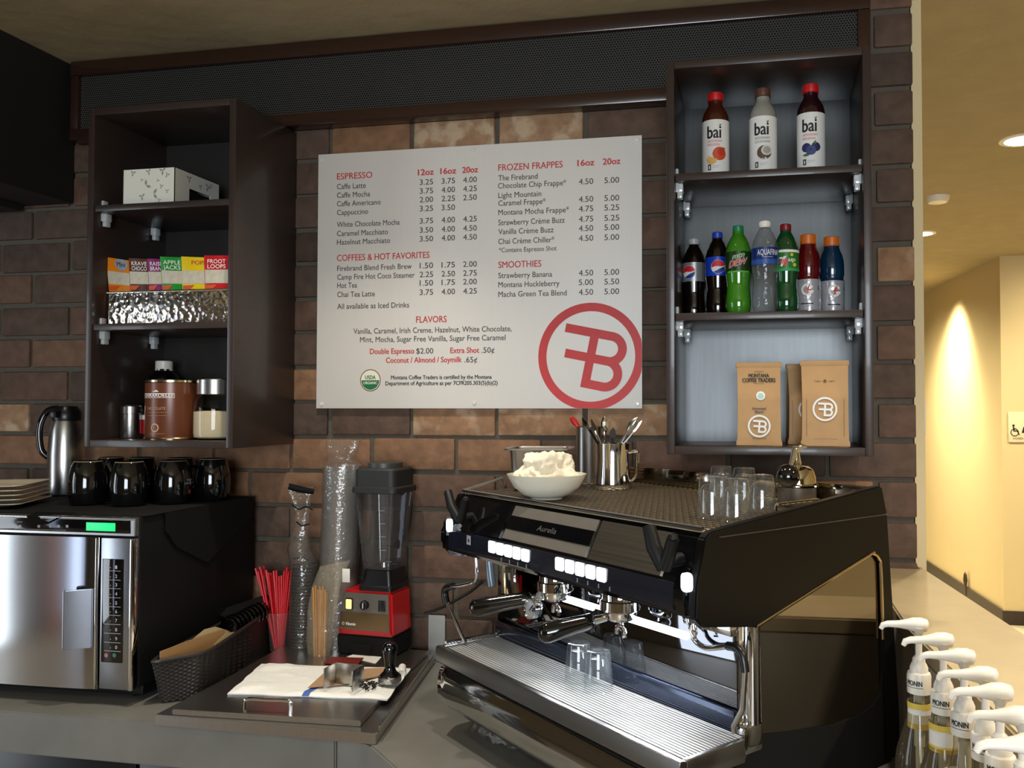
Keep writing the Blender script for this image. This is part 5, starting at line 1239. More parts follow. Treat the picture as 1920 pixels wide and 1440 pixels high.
# vacuum jug
q = on_y(124, 860, -.115); k = pxm(q); r = 28*k; zt_ = on_y(124, 760, -.115).z
t = thing('vacuum_jug', 'steel vacuum jug with black lid and handle behind the mugs', 'jug', (q.x, -.115, MT)); h = zt_-MT
bm = nb(); lathe(bm, [(0, .002), (r*1.05, 0), (r*1.08, .006), (r*1.08, h*.45), (r*.98, h*.72), (r*.80, h*.84), (0, h*.85)], 36); obj('jug_body', bm, M_steel, t)
bm = nb(); lathe(bm, [(r*.82, h*.825), (r*.86, h*.85), (r*.84, h*.93), (r*.6, h*.99), (0, h)], 36); box(bm, -.014, .014, -r*1.2, -r*.5, h*.86, h*.94, .005); obj('lid', bm, M_black, t)
bm = nb(); tube(bm, smooth_path([(-r*.5, -.01, h*.97), (-r*1.15, -.02, h*.93), (-r*1.5, -.03, h*.75), (-r*1.35, -.03, h*.50), (-r*.95, -.015, h*.40)]), [.010]*25, 12); obj('handle', bm, M_blackg, t)
q = on_y(30, 884, -.16)
bm = nb(); grid(bm, 26, 18, lambda u, v: ((u-.5)*.15, (v-.5)*.08, .001+.05*abs(noise.noise((u*4, v*3, 7)))*math.sin(math.pi*u)+.02*math.sin(math.pi*u)*math.sin(math.pi*v)+.012*abs(noise.noise((u*11, v*8, 2)))))
o = tag(obj('plastic_bag', bm, thin_glass('bag_film', (.86, .84, .80), .12, .12, (.6, .56, .5), .8, 40), smooth=30), 'crumpled clear plastic bag on the oven behind the square plates', 'plastic bag'); o.location = (q.x+.0, -.17, MT)

# ------------------------------------------------------------------ steel well cover on the worktop
def zpt(px, py, z): q = on_z(px, py, z); return (q.x, q.y)
Z1, Z2 = CT+.026, CT+.040
fl_, fr_ = zpt(290, 1340, Z1), zpt(705, 1376, Z1)
t = thing('steel_well_cover', 'two-layer stainless steel cover with a bar handle set on the worktop', 'cover', (0, 0, 0))
bm = nb(); prism(bm, [fl_, fr_, (-.985, -.060), (-1.475, -.060)], 'z', CT+.0005, Z1, .002); obj('lower_plate', bm, M_steelh, t)
a, b_ = zpt(322, 1330, Z2), zpt(676, 1352, Z2)
upper = [a, b_, (-.985, -.28), (-1.0, -.065), (-1.468, -.065)]
bm = nb(); prism(bm, upper, 'z', Z1+.0005, Z2, .002); lidp = obj('lid_plate', bm, M_steelh, t)
# raised edge strip running back along the side
bm = nb(); q0, q1 = zpt(712, 1330, Z1+.03), zpt(818, 1203, Z1+.03)
prism(bm, [(fr_[0]-.004, fr_[1]+.02), (fr_[0], fr_[1]+.02), (-.986, -.062), (-.99, -.062)], 'z', Z1, Z1+.012, .001); obj('side_lip', bm, M_steel, t)
hA, hB = on_z(459, 1334, Z2), on_z(545, 1338, Z2)
bm = nb(); ht = .030
tube(bm, smooth_path([hA, hA+Vector((0, 0, ht*.7)), hA*.93+hB*.07+Vector((0, 0, ht)), hA*.5+hB*.5+Vector((0, 0, ht)), hA*.07+hB*.93+Vector((0, 0, ht)), hB+Vector((0, 0, ht*.7)), hB]), .0045, 10)
obj('bar_handle', bm, M_chrome, t)
# towel with the blue stripe
TZ = Z2+.0008
c4 = [zpt(426, 1300, TZ+.004), zpt(726, 1311, TZ+.004), zpt(770, 1253, TZ+.004), zpt(490, 1244, TZ+.004)]
def bil(u, v):
    a, b, c, d = (Vector((*q, 0)) for q in c4); return (a*(1-u)+b*u)*(1-v)+(d*(1-u)+c*u)*v
def tw(dz):
    def f(u, v):
        p = bil(u, v); e = min(1, min(u, 1-u, v, 1-v)/.06)
        x = .005*noise.noise((u*5, v*4, 0))*(1-.0); y = .006*noise.noise((u*4+5, v*5, 2))
        bumpz = max(0, noise.noise((u*3.2, v*4.5, 4)))*.008*(1.2-u)+.002*noise.noise((u*14, v*11, 1))
        return Vector((p.x+x, p.y+y, TZ+dz+.0015+e*.0045+max(0, bumpz)*e+.002))
    return f
def towel_mat():
    m = mat('white_towel', srgb(238, 238, 232), .9, var=.03, scale=90, bump=.25, bscale=260, sheen=.2); return m
bm = nb(); grid(bm, 60, 36, tw(0), .004)
tw_ = tag(obj('bar_towel', bm, towel_mat(), smooth=60), 'white bar towel with blue stripes spread on the steel cover', 'towel')
M_stripe = mat('blue_stripe', srgb(70, 100, 170), .9)
for u0, u1, a, b in ((.47, .515, .0, .40), (.50, .545, .78, 1.0)):
    bm = nb(); f = tw(.0012); grid(bm, 2, 16, lambda u, v: f(u0+(u1-u0)*u+.13*(v*(b-a))*.6, a+(b-a)*v)); obj('blue_stripe', bm, M_stripe, tw_)
bm = nb()
tube(bm, [bil(.955, .93)+Vector((0, 0, TZ+.012)), bil(.985, .70)+Vector((0, 0, TZ+.012))], .010, 14); obj('rolled_corner', bm, towel_mat(), tw_)
PZ = TZ+.0165
def sheet(name, label, cat, pts, z, m, lift=.0012):
    bm = nb(); prism(bm, [zpt(*q, z) for q in pts], 'z', z, z+lift); return tag(obj(name, bm, m), label, cat)
sheet('kraft_napkin', 'tan kraft napkin lying on the white towel under the bent steel stand', 'napkin', [(577, 1290), (640, 1284), (735, 1262), (730, 1252), (612, 1258)], PZ-.003, mat('tan_napkin', srgb(170, 136, 102), .8))
sheet('red_card', 'dark red card lying behind the bent steel stand', 'card', [(606, 1244), (668, 1250), (682, 1234), (622, 1232)], Z2+.0030, mat('dark_red_card', srgb(108, 28, 22), .6))
sheet('paper_slip', 'small white paper slip in front of the red blender', 'paper', [(650, 1232), (704, 1245), (716, 1232), (664, 1227)], Z2+.0008, M_paper)
# bent steel stand (a channel on its side)
q0 = on_z(606, 1292, PZ); q1 = on_z(669, 1292, PZ); k = pxm(q0)
t = thing('bent_steel_stand', 'small bent steel stand smeared with coffee on the white towel', 'stand', (q0.x, q0.y, PZ), R(-4))
Wb = q1.x-q0.x; Hb = .052
M_stain = mat('coffee_stained_steel', (.46, .42, .36), .3, 1, var=.5, scale=38)
bm = nb(); box(bm, 0, .003, 0, .055, 0, Hb, .0008); obj('side_plate', bm, M_stain, t)
bm = nb(); box(bm, Wb-.003, Wb, 0, .055, 0, Hb, .0008); obj('side_plate', bm, M_steel, t)
bm = nb(); box(bm, .003, Wb-.003, .052, .055, 0, Hb, .0008); obj('back_plate', bm, M_stain, t)
# tamper
q = on_z(727, 1280, PZ); k = pxm(q); r = 21.5*k
t = thing('coffee_tamper', 'coffee tamper with a black handle and steel foot standing on the towel', 'tamper', (q.x, q.y+.012, PZ))
bm = nb(); lathe(bm, [(0, 0), (r*.97, 0), (r, .002), (r, .013), (r*.94, .0155), (0, .0155)], 40); obj('steel_foot', bm, M_steel, t)
bm = nb(); lathe(bm, [(0, .0156), (r*.86, .0158), (r*.84, .019), (r*.55, .027), (r*.46, .036), (r*.46, .050), (r*.56, .068), (r*.64, .080), (r*.62, .090), (r*.46, .099), (r*.2, .103), (0, .1035)], 36); obj('handle', bm, M_blackg, t, smooth=70)
# spilled grounds
bm = nb(); rng = random.Random(5)
for k in range(90):
    g = on_z(692+rng.gauss(0, 9), 1282+rng.gauss(0, 4), PZ-.001); s = .0009+.0014*rng.random()
    box(bm, g.x-s, g.x+s, g.y-s, g.y+s, PZ-.0035, PZ-.0035+s*1.4, 0, None)
o = tag(obj('coffee_grounds', bm, mat('coffee_grounds', srgb(34, 24, 18), .9)), 'dark coffee grounds spilled on the white towel by the tamper', 'coffee grounds'); o['kind'] = 'stuff'

# ------------------------------------------------------------------ blender
a, b_ = on_z(630, 1226, Z2), on_z(746, 1229, Z2); k = pxm(a)
W_ = b_.x-a.x; t = thing('blender', 'red countertop blender with a clear square jar and black lid', 'blender', (a.x, a.y, Z2+.0008), R(-5))
Db = min(.165, -.035-a.y); 
def zof(py): return on_y(690, py, a.y).z-Z2
hb, hr, hm = zof(1192), zof(1108), zof(1150)
bm = nb(); prism(bm, [(.002, 0), (W_-.002, 0), (W_, hb), (0, hb)], 'y', .003, Db, .004); box(bm, W_*.22, W_*.62, -.0005, .004, .004, hb*.55, .002); obj('black_base', bm, M_blackm, t)
bm = nb(); prism(bm, [(0, hb+.0005), (W_, hb+.0005), (W_-.001, hb+.016), (W_-.006, hr), (.020, hr), (.006, hb+.016)], 'y', 0, Db, .007); hs = obj('red_housing', bm, M_red, t)
bm = nb(); prism(bm, [(.010, hb+.017), (W_-.010, hb+.017), (W_-.013, hr-.006), (.024, hr-.006)], 'y', -.0025, .002, .001); fp = obj('control_plate', bm, mat('grey_plate', srgb(116, 110, 100), .35, .5), hs)
bm = nb(); prism(bm, [(.013, hb+.021), (W_-.013, hb+.021), (W_-.014, hb+.021+(hr-hb)*.36), (.016, hb+.021+(hr-hb)*.36)], 'y', -.0035, -.0026, .0003); obj('badge_plate', bm, mat('bronze_plate', srgb(120, 98, 66), .25, .7), hs)
bm = nb(); text(bm, 'Vitamix', .034, .0085, lambda x, y: Vector((.034+x, -.0042, hb+.030+y)), .02, .15); disc(bm, .026, hb+.034, .004, lambda x, y: Vector((x, -.0042, y)), r0=.003, rings=1); obj('badge_lettering', bm, M_whiteink, hs)
zc = hb+(hr-hb)*.70
bm = nb(); box(bm, .034, .058, -.006, -.002, zc-.017, zc+.017, .003); sw_ = obj('lit_switch_frame', bm, M_black, fp)
bm = nb(); box(bm, .037, .055, -.008, -.0055, zc-.014, zc+.014, .002); obj('lit_switch', bm, mat('amber_switch', srgb(255, 190, 90), .4, emit=(1, .62, .22), estr=1.6), sw_)
bm = nb(); lathe(bm, [(0, .012), (.010, .012), (.0125, .010), (.014, 0), (0, 0)], 24, mtx=Matrix.Translation((W_*.52, -.0025, zc)) @ Matrix.Rotation(R(90), 4, 'X')); kn = obj('speed_knob', bm, M_black, fp)
bm = nb(); box(bm, W_*.52-.0012, W_*.52+.0012, -.0152, -.0144, zc-.008, zc+.008); obj('knob_mark', bm, M_whiteink, kn)
bm = nb(); box(bm, W_-.045, W_-.023, -.0065, -.002, zc-.016, zc+.016, .002); obj('pulse_switch', bm, M_black, fp)
bm = nb(); 
for q in ((W_*.36, zc-.018, 'VAR SPEED'), (W_*.42, zc+.012, 'LOW'), (W_*.60, zc+.012, 'HIGH'), (W_*.72, zc-.018, 'PULSE')): text(bm, q[2], None, .0028, lambda x, y: Vector((q[0]-.012+x, -.0032, q[1]+y)))
obj('control_lettering', bm, mat('dim_white_ink', 0), fp)
# jar
jc = on_y(721, 1050, a.y+Db*.5); jx = jc.x-a.x; jy = Db*.5
hj0 = hr+.001; hj1 = on_y(721, 1062, jc.y).z-Z2; hj2 = on_y(721, 914, jc.y).z-Z2; hj3 = on_y(721, 866, jc.y).z-Z2; k = pxm(jc)
bm = nb(); w1, w2 = 33*k, 30*k
rings = [[bm.verts.new(q+Vector((jx, jy, 0))) for q in panring(w_, w_, z, .012)] for w_, z in ((w1*1.05, hj0), (w1*1.05, hj0+.012), (w1*.97, hj0+.016), (w2*.93, hj1-.003), (w2*.85, hj1))]
for p_, q_ in zip(rings, rings[1:]):
    for j in range(len(p_)): bm.faces.new((p_[j], p_[(j+1) % len(p_)], q_[(j+1) % len(q_)], q_[j]))
bm.faces.new(rings[0][::-1]); bm.faces.new(rings[-1]); obj('jar_collar', bm, M_black, t)
bm = nb(); w3, w4 = 31*k, 43*k
rings = [[bm.verts.new(q+Vector((jx, jy, 0))) for q in panring(w_, w_*.95, z, .018)] for w_, z in ((w3, hj1+.0005), ((w3+w4)/2, (hj1+hj2)/2), (w4, hj2))]
for p_, q_ in zip(rings, rings[1:]):
    for j in range(len(p_)): bm.faces.new((p_[j], p_[(j+1) % len(p_)], q_[(j+1) % len(q_)], q_[j]))
jar = obj('jar', bm, thin_glass('smoky_jar', (.80, .80, .80), .04, .04, (.5, .52, .52), 0, 60, 1.7), t)
bm = nb(); box(bm, jx-.026, jx+.026, jy+w3*.55, jy+w3*.62, hj1+.002, hj1+.006); lathe(bm, [(0, .016), (.012, .014), (.014, 0), (0, 0)], 16, (jx, jy, hj1+.001)); box(bm, jx-.024, jx+.024, jy-.004, jy+.004, hj1+.014, hj1+.018, .001); obj('blade', bm, M_steel, jar)
bm = nb(); 
for z in (.25, .42, .58, .74): box(bm, jx+w3*.3, jx+w3*.75, jy-w3*(1+z*.35)-.0012, jy-w3*(1+z*.35)-.0008, hj1+(hj2-hj1)*z, hj1+(hj2-hj1)*z+.0012)
obj('level_marks', bm, mat('dim_white_ink', 0), jar)
bm = nb(); w5 = w4*1.06
rings = [[bm.verts.new(q+Vector((jx, jy, 0))) for q in panring(w_, w_*.95, z, .022)] for w_, z in ((w5, hj2-.012), (w5*1.03, hj2-.010), (w5*1.03, hj2+.004), (w5*.93, hj2+.008), (w5*.93, hj2+(hj3-hj2)*.72), (w5*.85, hj2+(hj3-hj2)*.80))]
for p_, q_ in zip(rings, rings[1:]):
    for j in range(len(p_)): bm.faces.new((p_[j], p_[(j+1) % len(p_)], q_[(j+1) % len(q_)], q_[j]))
bm.faces.new(rings[-1]); ld = obj('jar_lid', bm, mat('lid_rubber', srgb(34, 35, 34), .55), t)
bm = nb(); lathe(bm, [(w5*.70, hj2+(hj3-hj2)*.79), (w5*.70, hj3-.002), (w5*.62, hj3), (0, hj3)], 28, (jx, jy, 0)); obj('lid_plug', bm, mat('plug_grey', srgb(60, 62, 60), .4), ld)
bm = nb(); tube(bm, smooth_path([(jx+.02, jy+w4*.90, hj2-.02), (jx+.03, jy+w4*1.25, hj2-.03), (jx+.03, jy+w4*1.2, (hj1+hj2)/2), (jx+.01, jy+w3*1.0, hj1+.05)]) if 1 else smooth_path([(jx+w4*.95, jy, hj2-.02), (jx+w4*1.35, jy+.03, hj2-.03), (jx+w4*1.30, jy+.03, (hj1+hj2)/2), (jx+w3*1.1, jy+.01, hj1+.05)]), .010, 10); obj('jar_handle', bm, M_black, t)
# its cord
q = lambda px, py, y: on_y(px, py, y)
bm = nb(); tube(bm, smooth_path([q(796, 1150, -.10), q(822, 1142, -.09), q(850, 1128, -.08), q(884, 1108, -.06), q(905, 1090, -.05)]), .0042, 8)
tag(obj('power_cord', bm, M_black), 'black power cord running from the red blender behind the espresso machine', 'cord')
a, b_ = on_y(800, 1155, -.03), on_y(831, 1214, -.03)
bm = nb(); box(bm, a.x, b_.x, -.016, -.013, CT+.001, a.z, .0005); tag(obj('white_card', bm, mat('greyish_card', srgb(150, 152, 150), .7)), 'white card leaning on the brick wall beside the red blender', 'card')

# ------------------------------------------------------------------ basket with napkins and lids
def wicker():
    m = mat('black_wicker', srgb(34, 29, 26), .45, var=.35, scale=60); nt = m.node_tree; N = nt.nodes; L = nt.links
    return m
t = thing('woven_basket', 'black woven basket with flared rim between the oven and the steel cover', 'basket', (0, 0, CT))
B0 = [Vector((-1.568, -.532, 0)), Vector((-1.479, -.466, 0)), Vector((-1.520, -.065, 0)), Vector((-1.580, -.075, 0))]
T0 = [Vector((-1.574, -.562, .110)), Vector((-1.470, -.452, .114)), Vector((-1.514, -.090, .140)), Vector((-1.592, -.095, .140))]
def bask(s, v):
    i = int(s*4) % 4; q = s*4-int(s*4)
    b = B0[i]*(1-q)+B0[(i+1) % 4]*q; c = T0[i]*(1-q)+T0[(i+1) % 4]*q
    p = b*(1-v)+c*v
    cen = (B0[0]+B0[1]+B0[2]+B0[3])/4*(1-v)+(T0[0]+T0[1]+T0[2]+T0[3])/4*v
    e = 4*q*(1-q); d = (p-cen); d.z = 0
    return p-d*.10*(1-e)**3, d.normalized()
bm = nb()
NS, NV = 104, 22
V = []
for j in range(NV+1):
    row_ = []
    for i in range(NS):
        p, n = bask(i/NS, j/NV); w_ = .0022*(1 if (i//2+j) % 2 else -1)
        row_.append(bm.verts.new(p+n*w_))
    V.append(row_)
fs = []
for j in range(NV):
    for i in range(NS): fs.append(bm.faces.new((V[j][i], V[j][(i+1) % NS], V[j+1][(i+1) % NS], V[j+1][i])))
fs.append(bm.faces.new(V[0][::-1]))
for v in bm.verts: v.co.z += .004
obj('woven_wall', bm, wicker(), t, smooth=20)
bm = nb(); pts = [bask(i/48, 1.0)[0]+Vector((0, 0, .004)) for i in range(49)]; tube(bm, pts, .0055, 8, False); obj('rim', bm, wicker(), t)
def on_plane_x(px, py, x): return on_x(px, py, x)
# napkins standing in the basket
M_nap = mat('brown_napkin', srgb(176, 132, 82), .85, var=.06); M_nap2 = mat('pale_napkin', srgb(204, 178, 128), .85, var=.05)
def on_upright(px, py, A, B):
    n = Vector((-(B.y-A.y), B.x-A.x, 0)); d = ray(px, py); return EYE+d*((A-EYE).dot(n)/d.dot(n))
for k, (pts, dx, m, lab) in enumerate((
    ([(301, 1246), (301, 1222), (352, 1202), (420, 1180), (417, 1198), (398, 1222)], 0, M_nap, 'brown paper napkin standing at the front of the woven basket'),
    ([(352, 1222), (360, 1200), (384, 1180), (404, 1175), (424, 1181), (436, 1186), (424, 1204)], -.010, M_nap2, 'pale napkin curling up behind the brown one in the basket'),
    ([(402, 1208), (424, 1187), (443, 1184), (434, 1194), (418, 1208)], .008, M_nap2, 'small pale napkin corner folded towards the rim of the basket'))):
    A1 = Vector((-1.560+dx, -.525, 0)); B1 = Vector((-1.530+dx, -.20, 0))
    P3 = [on_upright(px, py, A1, B1) for px, py in pts]
    base = Vector((sum(p.x for p in P3)/len(P3), sum(p.y for p in P3)/len(P3), CT+.03))
    zl = CT+.03
    ring = P3 + [Vector((P3[-1].x, P3[-1].y, zl)), Vector((P3[0].x, P3[0].y, zl))]
    bm = nb(); sheet3(bm, ring, .0012 if k else .003)
    bmesh.ops.translate(bm, vec=-base, verts=bm.verts); o = tag(obj('paper_napkin', bm, m), lab, 'napkin', 'napkins in the basket'); o.location = base
# stack of ribbed black lids lying at the back of the basket
q0 = on_y(428, 1172, -.26); q1 = on_y(492, 1138, -.12)
ax = (q1-q0).normalized(); Lk = (q1-q0).length
mt0 = ax.to_track_quat('Z', 'Y').to_matrix().to_4x4()
def lid_bm(r):
    bm = nb(); lathe(bm, [(r, 0), (r*1.03, .001), (r*1.03, .004), (r*.98, .006), (r*.93, .014), (r*.86, .016), (r*.84, .012), (0, .012)], 30, mtx=mt0); return bm
n = 9
for k in range(n):
    o = obj('dome_cover', lid_bm(.030), M_blackg) if k == 0 else o.copy()
    if k: COL.objects.link(o)
    o.location = q0+ax*(Lk*k/n)+Vector((0, 0, -.010)); tag(o, 'black ribbed plastic cup lid in the row of lids lying in the basket', 'lid', 'black lids in the basket')
pts = [on_y(398, 1148, -.20), on_y(500, 1114, -.10), on_y(506, 1121, -.10), on_y(470, 1140, -.16), on_y(420, 1156, -.21)]
bm = nb(); sheet3(bm, pts, .006)
tag(obj('black_lid_sleeve', bm, M_black), 'flat black plastic tray slanting over the lids in the basket', 'tray')

# ------------------------------------------------------------------ straws, cup sleeves, stirrers
q = on_z(524, 1214, Z1); k = pxm((q.x, -.11, Z1))
t = thing('straw_cup', 'clear plastic cup full of red straws', 'cup', (on_y(524, 1180, -.105).x, -.105, Z1+.0008)); ST = Vector(t.location)
ch = .118
bm = nb(); lathe(bm, [(0, .002), (.026, .001), (.027, .003), (.036, ch), (.0375, ch+.001), (.0375, ch-.002)], 32); obj('cup_wall', bm, thin_glass('clear_plastic', (.92, .92, .92), .04, .05, (.8, .8, .8)), t)
tops = [479, 484, 489, 494, 499, 503, 508, 513, 518, 523, 528, 533, 538, 543, 547, 487, 505, 541]
rng = random.Random(9)
for j, px in enumerate(tops):
    dy = rng.uniform(-.024, .024); tp_ = on_y(px, 1060+rng.uniform(0, 14)+(8 if 500 < px < 530 else 0), ST.y+dy)
    f_ = (px-513)/36
    ft = Vector((ST.x+f_*.013, ST.y+dy*.35, Z1+.005)); 
    bm = nb(); tube(bm, [Vector((0, 0, 0)), tp_-ft], .0036, 8); o = tag(obj('drinking_straw', bm, mat('straw_red', srgb(196, 12, 26), .35, var=.06)), 'red drinking straw standing in the clear cup beside the basket', 'straw', 'red straws in the clear cup'); o.location = ft
M_sleeve = thin_glass('sleeve_film', (.95, .94, .92), .12, .05, (.8, .76, .7), .5, 55, 1.7)
def sleeve(name, label, axis_pts, radii, extra=None, nseg=26, seed=0, loc=None):
    """crinkled plastic film round a stack, gathered above it"""
    bm = nb(); P = [Vector(p) for p in axis_pts]; base = P[0]
    rings = []
    for i, (p, r) in enumerate(zip(P, radii)):
        rings.append([bm.verts.new(p-base+Vector(((r[0]+.0035*noise.noise((a*2.1, i*.8, seed)))*math.cos(2*math.pi*a/nseg), (r[1]+.0035*noise.noise((a*1.7, i*.9, seed+5)))*math.sin(2*math.pi*a/nseg), 0))) for a in range(nseg)])
    for a, b in zip(rings, rings[1:]):
        for j in range(nseg): bm.faces.new((a[j], a[(j+1) % nseg], b[(j+1) % nseg], b[j]))
    o = tag(obj(name, bm, M_sleeve, smooth=40), label, 'plastic sleeve'); o.location = base; return o
def cup_stack(name, label, grp, x, y, z, r0, r1, hc, n, dz, lean, m, top_flip=False):
    proto = None
    for j in range(n):
        if proto is None:
            bm = nb(); lathe(bm, [(0, .0005), (r0, 0), (r1, hc-.003), (r1+.0030, hc-.0030), (r1+.0030, hc-.0005), (r1, hc)], 28); o = proto = obj(name, bm, m)
        else: o = proto.copy(); COL.objects.link(o)
        o.location = (x+lean*j*dz, y, z+j*dz); tag(o, label, 'cup' if 'cup' in name else 'lid', grp)
# tall clear stack
xa = on_y(638, 1150, -.075).x-.004; zt = on_y(640, 873, -.075).z; zb_ = Z1+.002; k = pxm((xa, -.075, 1.1))
M_cupc = thin_glass('clear_cup_stack', (.93, .93, .93), .16, .10, (.85, .83, .8), 0, 50, 2.0)
n = 46; dz = (zt-zb_-.10)/(n-1); ln = (on_y(641, 900, -.075).x-on_y(634, 1100, -.075).x)/(on_y(641, 900, -.075).z-on_y(634, 1100, -.075).z)*1.0
cup_stack('plastic_cup', 'clear plastic cup nested in the tall stack by the brick wall', 'clear cups in the tall stack', xa-.006, -.078, zb_, .044, .054, .10, n, dz, ln, M_cupc)
pa = [(xa-.006+ln*(z-zb_), -.078, z) for z in [zb_+.002+(zt-zb_)*s for s in (0, .15, .3, .45, .6, .75, .9, 1.0)]]
top = [on_y(640, 862, -.078), on_y(641, 850, -.078), on_y(642, 836, -.078), on_y(644, 825, -.078)]
sleeve('cup_sleeve', 'clear plastic sleeve round the tall cup stack, gathered at its top', pa+[tuple(q) for q in top], [(.059, .059)]*8+[(.044, .03), (.047, .02), (.054, .014), (.057, .010)], seed=3)
# short dark banded stack of lids
xb = on_y(568, 1180, -.095).x; zt2 = on_y(568, 1058, -.095).z
M_lidc = mat('shiny_dark_lid', srgb(70, 62, 52), .12, .5, var=.2, coat=.6)
n = 26; dz = (zt2-Z1-.012)/(n-1)
cup_stack('dark_cup', 'dark shiny plastic cup lid in the nested stack beside the red straws', 'dark lids stacked beside the straws', xb, -.098, Z1+.0012, .030, .0375, .010, n, dz, .02, M_lidc)
pa = [(xb+.02*(z-Z1), -.098, z) for z in [Z1+.002+(zt2-Z1)*s for s in (0, .2, .4, .6, .8, 1.0)]]
mids = [(561, 1030, .036, .03), (563, 1000, .030, .02), (566, 985, .024, .014), (567, 965, .024, .012), (565, 945, .032, .010), (562, 925, .040, .010), (563, 912, .046, .008)]
sl = sleeve('lid_sleeve', 'clear printed sleeve twisted above the stack of dark lids', pa+[tuple(on_y(a, b, -.098)) for a, b, *_ in mids], [(.042, .042)]*6+[(c, d) for *_, c, d in mids], seed=8)
bs = Vector(sl.location); bm = nb()
tube(bm, [on_y(542, 912, -.108)-bs, on_y(560, 917, -.110)-bs, on_y(588, 922, -.108)-bs], [.010, .011, .008], 8); bmesh.ops.scale(bm, vec=(1, .35, 1), space=Matrix.Translation((0, .108-.098, 0)), verts=bm.verts); obj('black_band', bm, M_black, sl)
for pts in (((548, 946), (560, 955), (574, 950), (586, 956)), ((556, 978), (566, 986), (580, 982)), ((550, 1048), (564, 1046), (580, 1050))):
    bm = nb(); tube(bm, smooth_path([on_y(a, b, -.112)-bs for a, b in pts]), .0022, 6); obj('printed_stripe', bm, M_blackm, sl)
# bag of wooden stirrers
qb = on_z(600, 1238, Z1); Y0 = max(qb.y, -.235); q = on_y(600, 1238, Y0)
base = Vector((q.x, Y0, Z1+.002)); t = thing('stirrer_bag', 'open clear plastic bag holding wooden stir sticks', 'plastic bag', base)
def pp(px, py, dy=0): return on_y(px, py, Y0+dy)-base
bm = nb(); L_ = [(578, 1236), (574, 1200), (576, 1150), (585, 1100), (600, 1062)]; R_ = [(618, 1236), (622, 1200), (628, 1150), (640, 1090), (657, 1050)]
def bagf(sgn):
    def f(u, v):
        s = v*4; i = min(3, int(s)); q = s-i
        a = pp(*L_[i])*(1-q)+pp(*L_[i+1])*q; b = pp(*R_[i])*(1-q)+pp(*R_[i+1])*q
        p = a*(1-u)+b*u; p.z = max(p.z, 0); p.y += sgn*(.020*math.sin(math.pi*u)**.7*(1-.5*v)+.004*noise.noise((u*5, v*6, sgn)))
        return p
    return f
grid(bm, 16, 20, bagf(-1)); grid(bm, 16, 20, bagf(1)); obj('film', bm, thin_glass('stirrer_film', (.95, .93, .90), .08, .12, (.80, .70, .52), .5, 40, 1.5), t, smooth=40)
bm = nb(); a = pp(642, 1066, -.012); b_ = pp(656, 1092, -.012); box(bm, a.x, b_.x, a.y-.001, a.y, b_.z, a.z, .0005); obj('white_tag', bm, M_paper, t)
rng = random.Random(4)
for j in range(13):
    f_ = j/12; px0 = 582+rng.uniform(0, 30); dy = rng.uniform(-.010, .010)
    ft = on_y(590+20*f_, 1232, Y0+dy); tp_ = on_y(588+26*f_+rng.uniform(-2, 2), 1092+18*abs(f_-.4)+rng.uniform(0, 14), Y0+dy+rng.uniform(-.004, .004)); ft.z = max(ft.z, Z1+.004)
    d = tp_-ft; sd_ = d.cross(Vector((0, 1, 0))).normalized()*.0028
    bm = nb(); grid(bm, 1, 1, lambda u, v: d*v+sd_*(2*u-1), .0016); o = tag(obj('stir_stick', bm, mat('stick_wood', srgb(190, 134, 66), .6, var=.12)), 'flat wooden stir stick in the clear bag in front of the blender', 'stir stick', 'wooden stir sticks in the clear bag'); o.location = ft

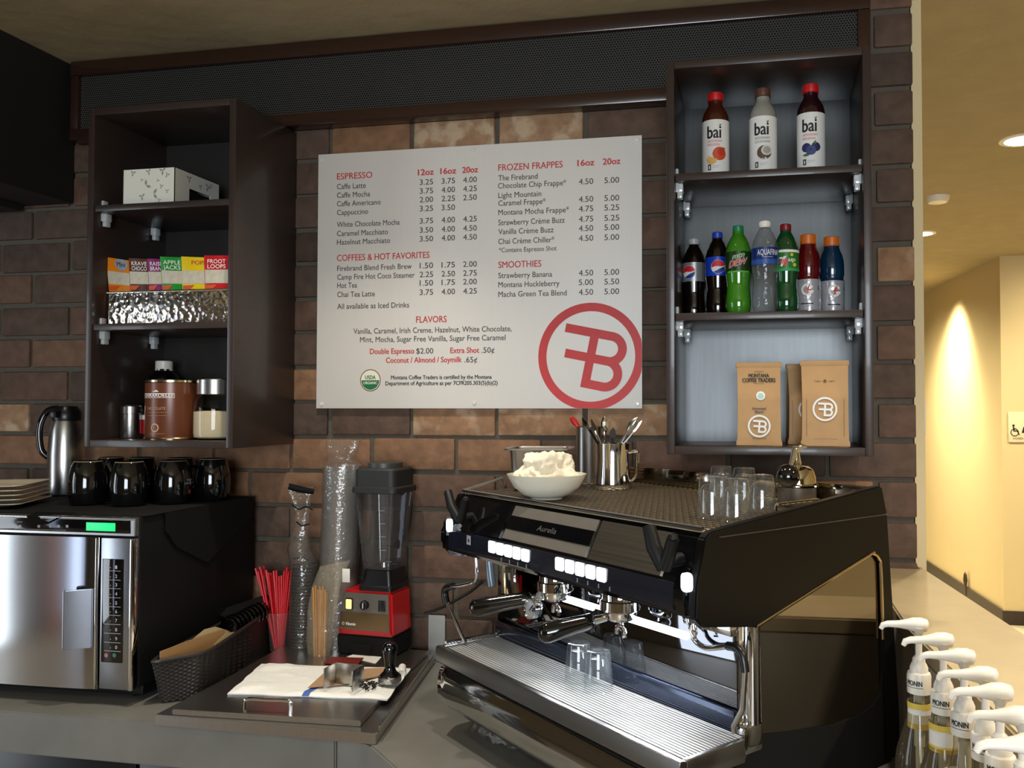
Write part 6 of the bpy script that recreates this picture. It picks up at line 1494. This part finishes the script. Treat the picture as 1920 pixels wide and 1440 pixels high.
# ------------------------------------------------------------------ row of syrup bottles with pumps
def syrup(px, py, lab, rz, kind):
    zt = 1.342; q = on_z(px, py, zt)
    t = thing('syrup_pump_bottle', lab, 'bottle', (q.x, q.y, CT+.0005), rz, 'syrup bottles with white pumps'); h = zt-CT
    gh = .352; r = .0375
    bm = nb(); lathe(bm, [(0, .002), (r*.9, 0), (r, .006), (r, .215), (r*.93, .235), (r*.52, .285), (r*.40, .308), (r*.38, .338), (r*.42, .340), (r*.42, gh)], 32); g = obj('glass_bottle', bm, thin_glass('syrup_glass', (.80, .76, .66), .03, .10, (.30, .26, .18), 0, 50, 1.5), t)
    bm = nb(); lathe(bm, [(0, .006), (r*.86, .006), (r*.955, .010), (r*.955, .15), (0, .15)], 28); obj('syrup', bm, mat('syrup_dark' if kind % 2 else 'syrup_amber', srgb(40, 22, 12) if kind % 2 else srgb(96, 58, 22), .1, coat=.5), g)
    z = gh-.002
    bm = nb(); lathe(bm, [(.0150, z-.022), (.0182, z-.024), (.0186, z+.002), (.0172, z+.007), (.0140, z+.009), (.0140, z+.015), (.0115, z+.021), (.0098, z+.024), (.0098, z+.029), (.0052, z+.034), (0, z+.034)], 28); cl = obj('collar', bm, M_white, t)
    bm = nb(); mp = cyl_map(.0186, z-.022, .0006, -.5); text(bm, 'MONIN', .024, .0075, lambda x, y: mp(x-.012, .012+y), .025); rect2(bm, -.014, .014, .0085, .0092, mp, 0, 5); obj('collar_lettering', bm, M_blackink, cl)
    bm = nb(); tube(bm, [(0, 0, z+.030), (0, 0, h-.010)], .0052, 14); obj('pump_stem', bm, M_white, t)
    bm = nb(); tube(bm, [(0, 0, .02), (0, 0, gh-.004)], .0062, 10); tube(bm, [(0, 0, gh-.11), (0, 0, gh-.022)], .0085, 12); obj('dip_tube', bm, mat('milky_tube', srgb(206, 204, 190), .3), t)
    bm = nb()
    top_ = h-.003
    tube(bm, [(0, 0, h-.026), (0, 0, h-.018), (0, 0, h-.013)], [.0055, .0095, .0125], 18)
    pth = [(.0150, 0, top_-.008), (.0125, 0, top_-.0075), (.004, 0, top_-.007), (-.008, 0, top_-.007), (-.018, 0, top_-.0075), (-.030, 0, top_-.0080), (-.046, 0, top_-.0085), (-.054, 0, top_-.011), (-.057, 0, top_-.017)]
    rr = [.0050, .0095, .0112, .0108, .0080, .0058, .0050, .0046, .0034]
    tube(bm, pth, rr, 16); bmesh.ops.scale(bm, vec=(1, 1.25, 1), verts=bm.verts); obj('pump_head', bm, M_white, t, smooth=60)
    if kind in (0, 1):
        band(t, 'yellow_edged_label', r*.47 if kind == 0 else r*.56, gh-.080, gh-.040, M_paper)
        lb = band(t, 'label_edge', (r*.47 if kind == 0 else r*.56)+.0006, gh-.080, gh-.071, mat('label_yellow', srgb(216, 190, 78), .5)); band(t, 'label_edge', (r*.47 if kind == 0 else r*.56)+.0006, gh-.049, gh-.040, mat('label_yellow', 0))
    elif kind < 5:
        lb = band(t, 'paper_label', r*.86, .225, .268, M_paper); bm = nb(); mp = cyl_map(r*.86, 0, .001, -.3); text(bm, 'MINT' if kind == 2 else 'VANILLA', .020 if kind == 2 else .030, .008, lambda x, y: mp(x-.01, .246+y), .02); rect2(bm, -.016, .016, .236, .2375, mp, 0, 6); obj('label_lettering', bm, M_ink, lb)
    return t
SY = [(1722, 1160, 'syrup pump bottle nearest the brick wall, yellow edged label on its neck'), (1768, 1188, 'second syrup pump bottle from the brick wall, wide yellow edged label'), (1807, 1218, 'third syrup pump bottle from the brick wall, white paper label'), (1847, 1252, 'fourth syrup pump bottle from the brick wall, in the middle of the row'), (1874, 1283, 'fifth syrup pump bottle from the brick wall'), (1917, 1327, 'sixth syrup pump bottle from the brick wall, second nearest the viewer'), (1938, 1378, 'syrup pump bottle nearest the viewer at the end of the row')]
for k, (px, py, lab) in enumerate(SY): syrup(px, py, lab, R((-4, 3, -6, -3, 2, 0, 5)[k]), k)
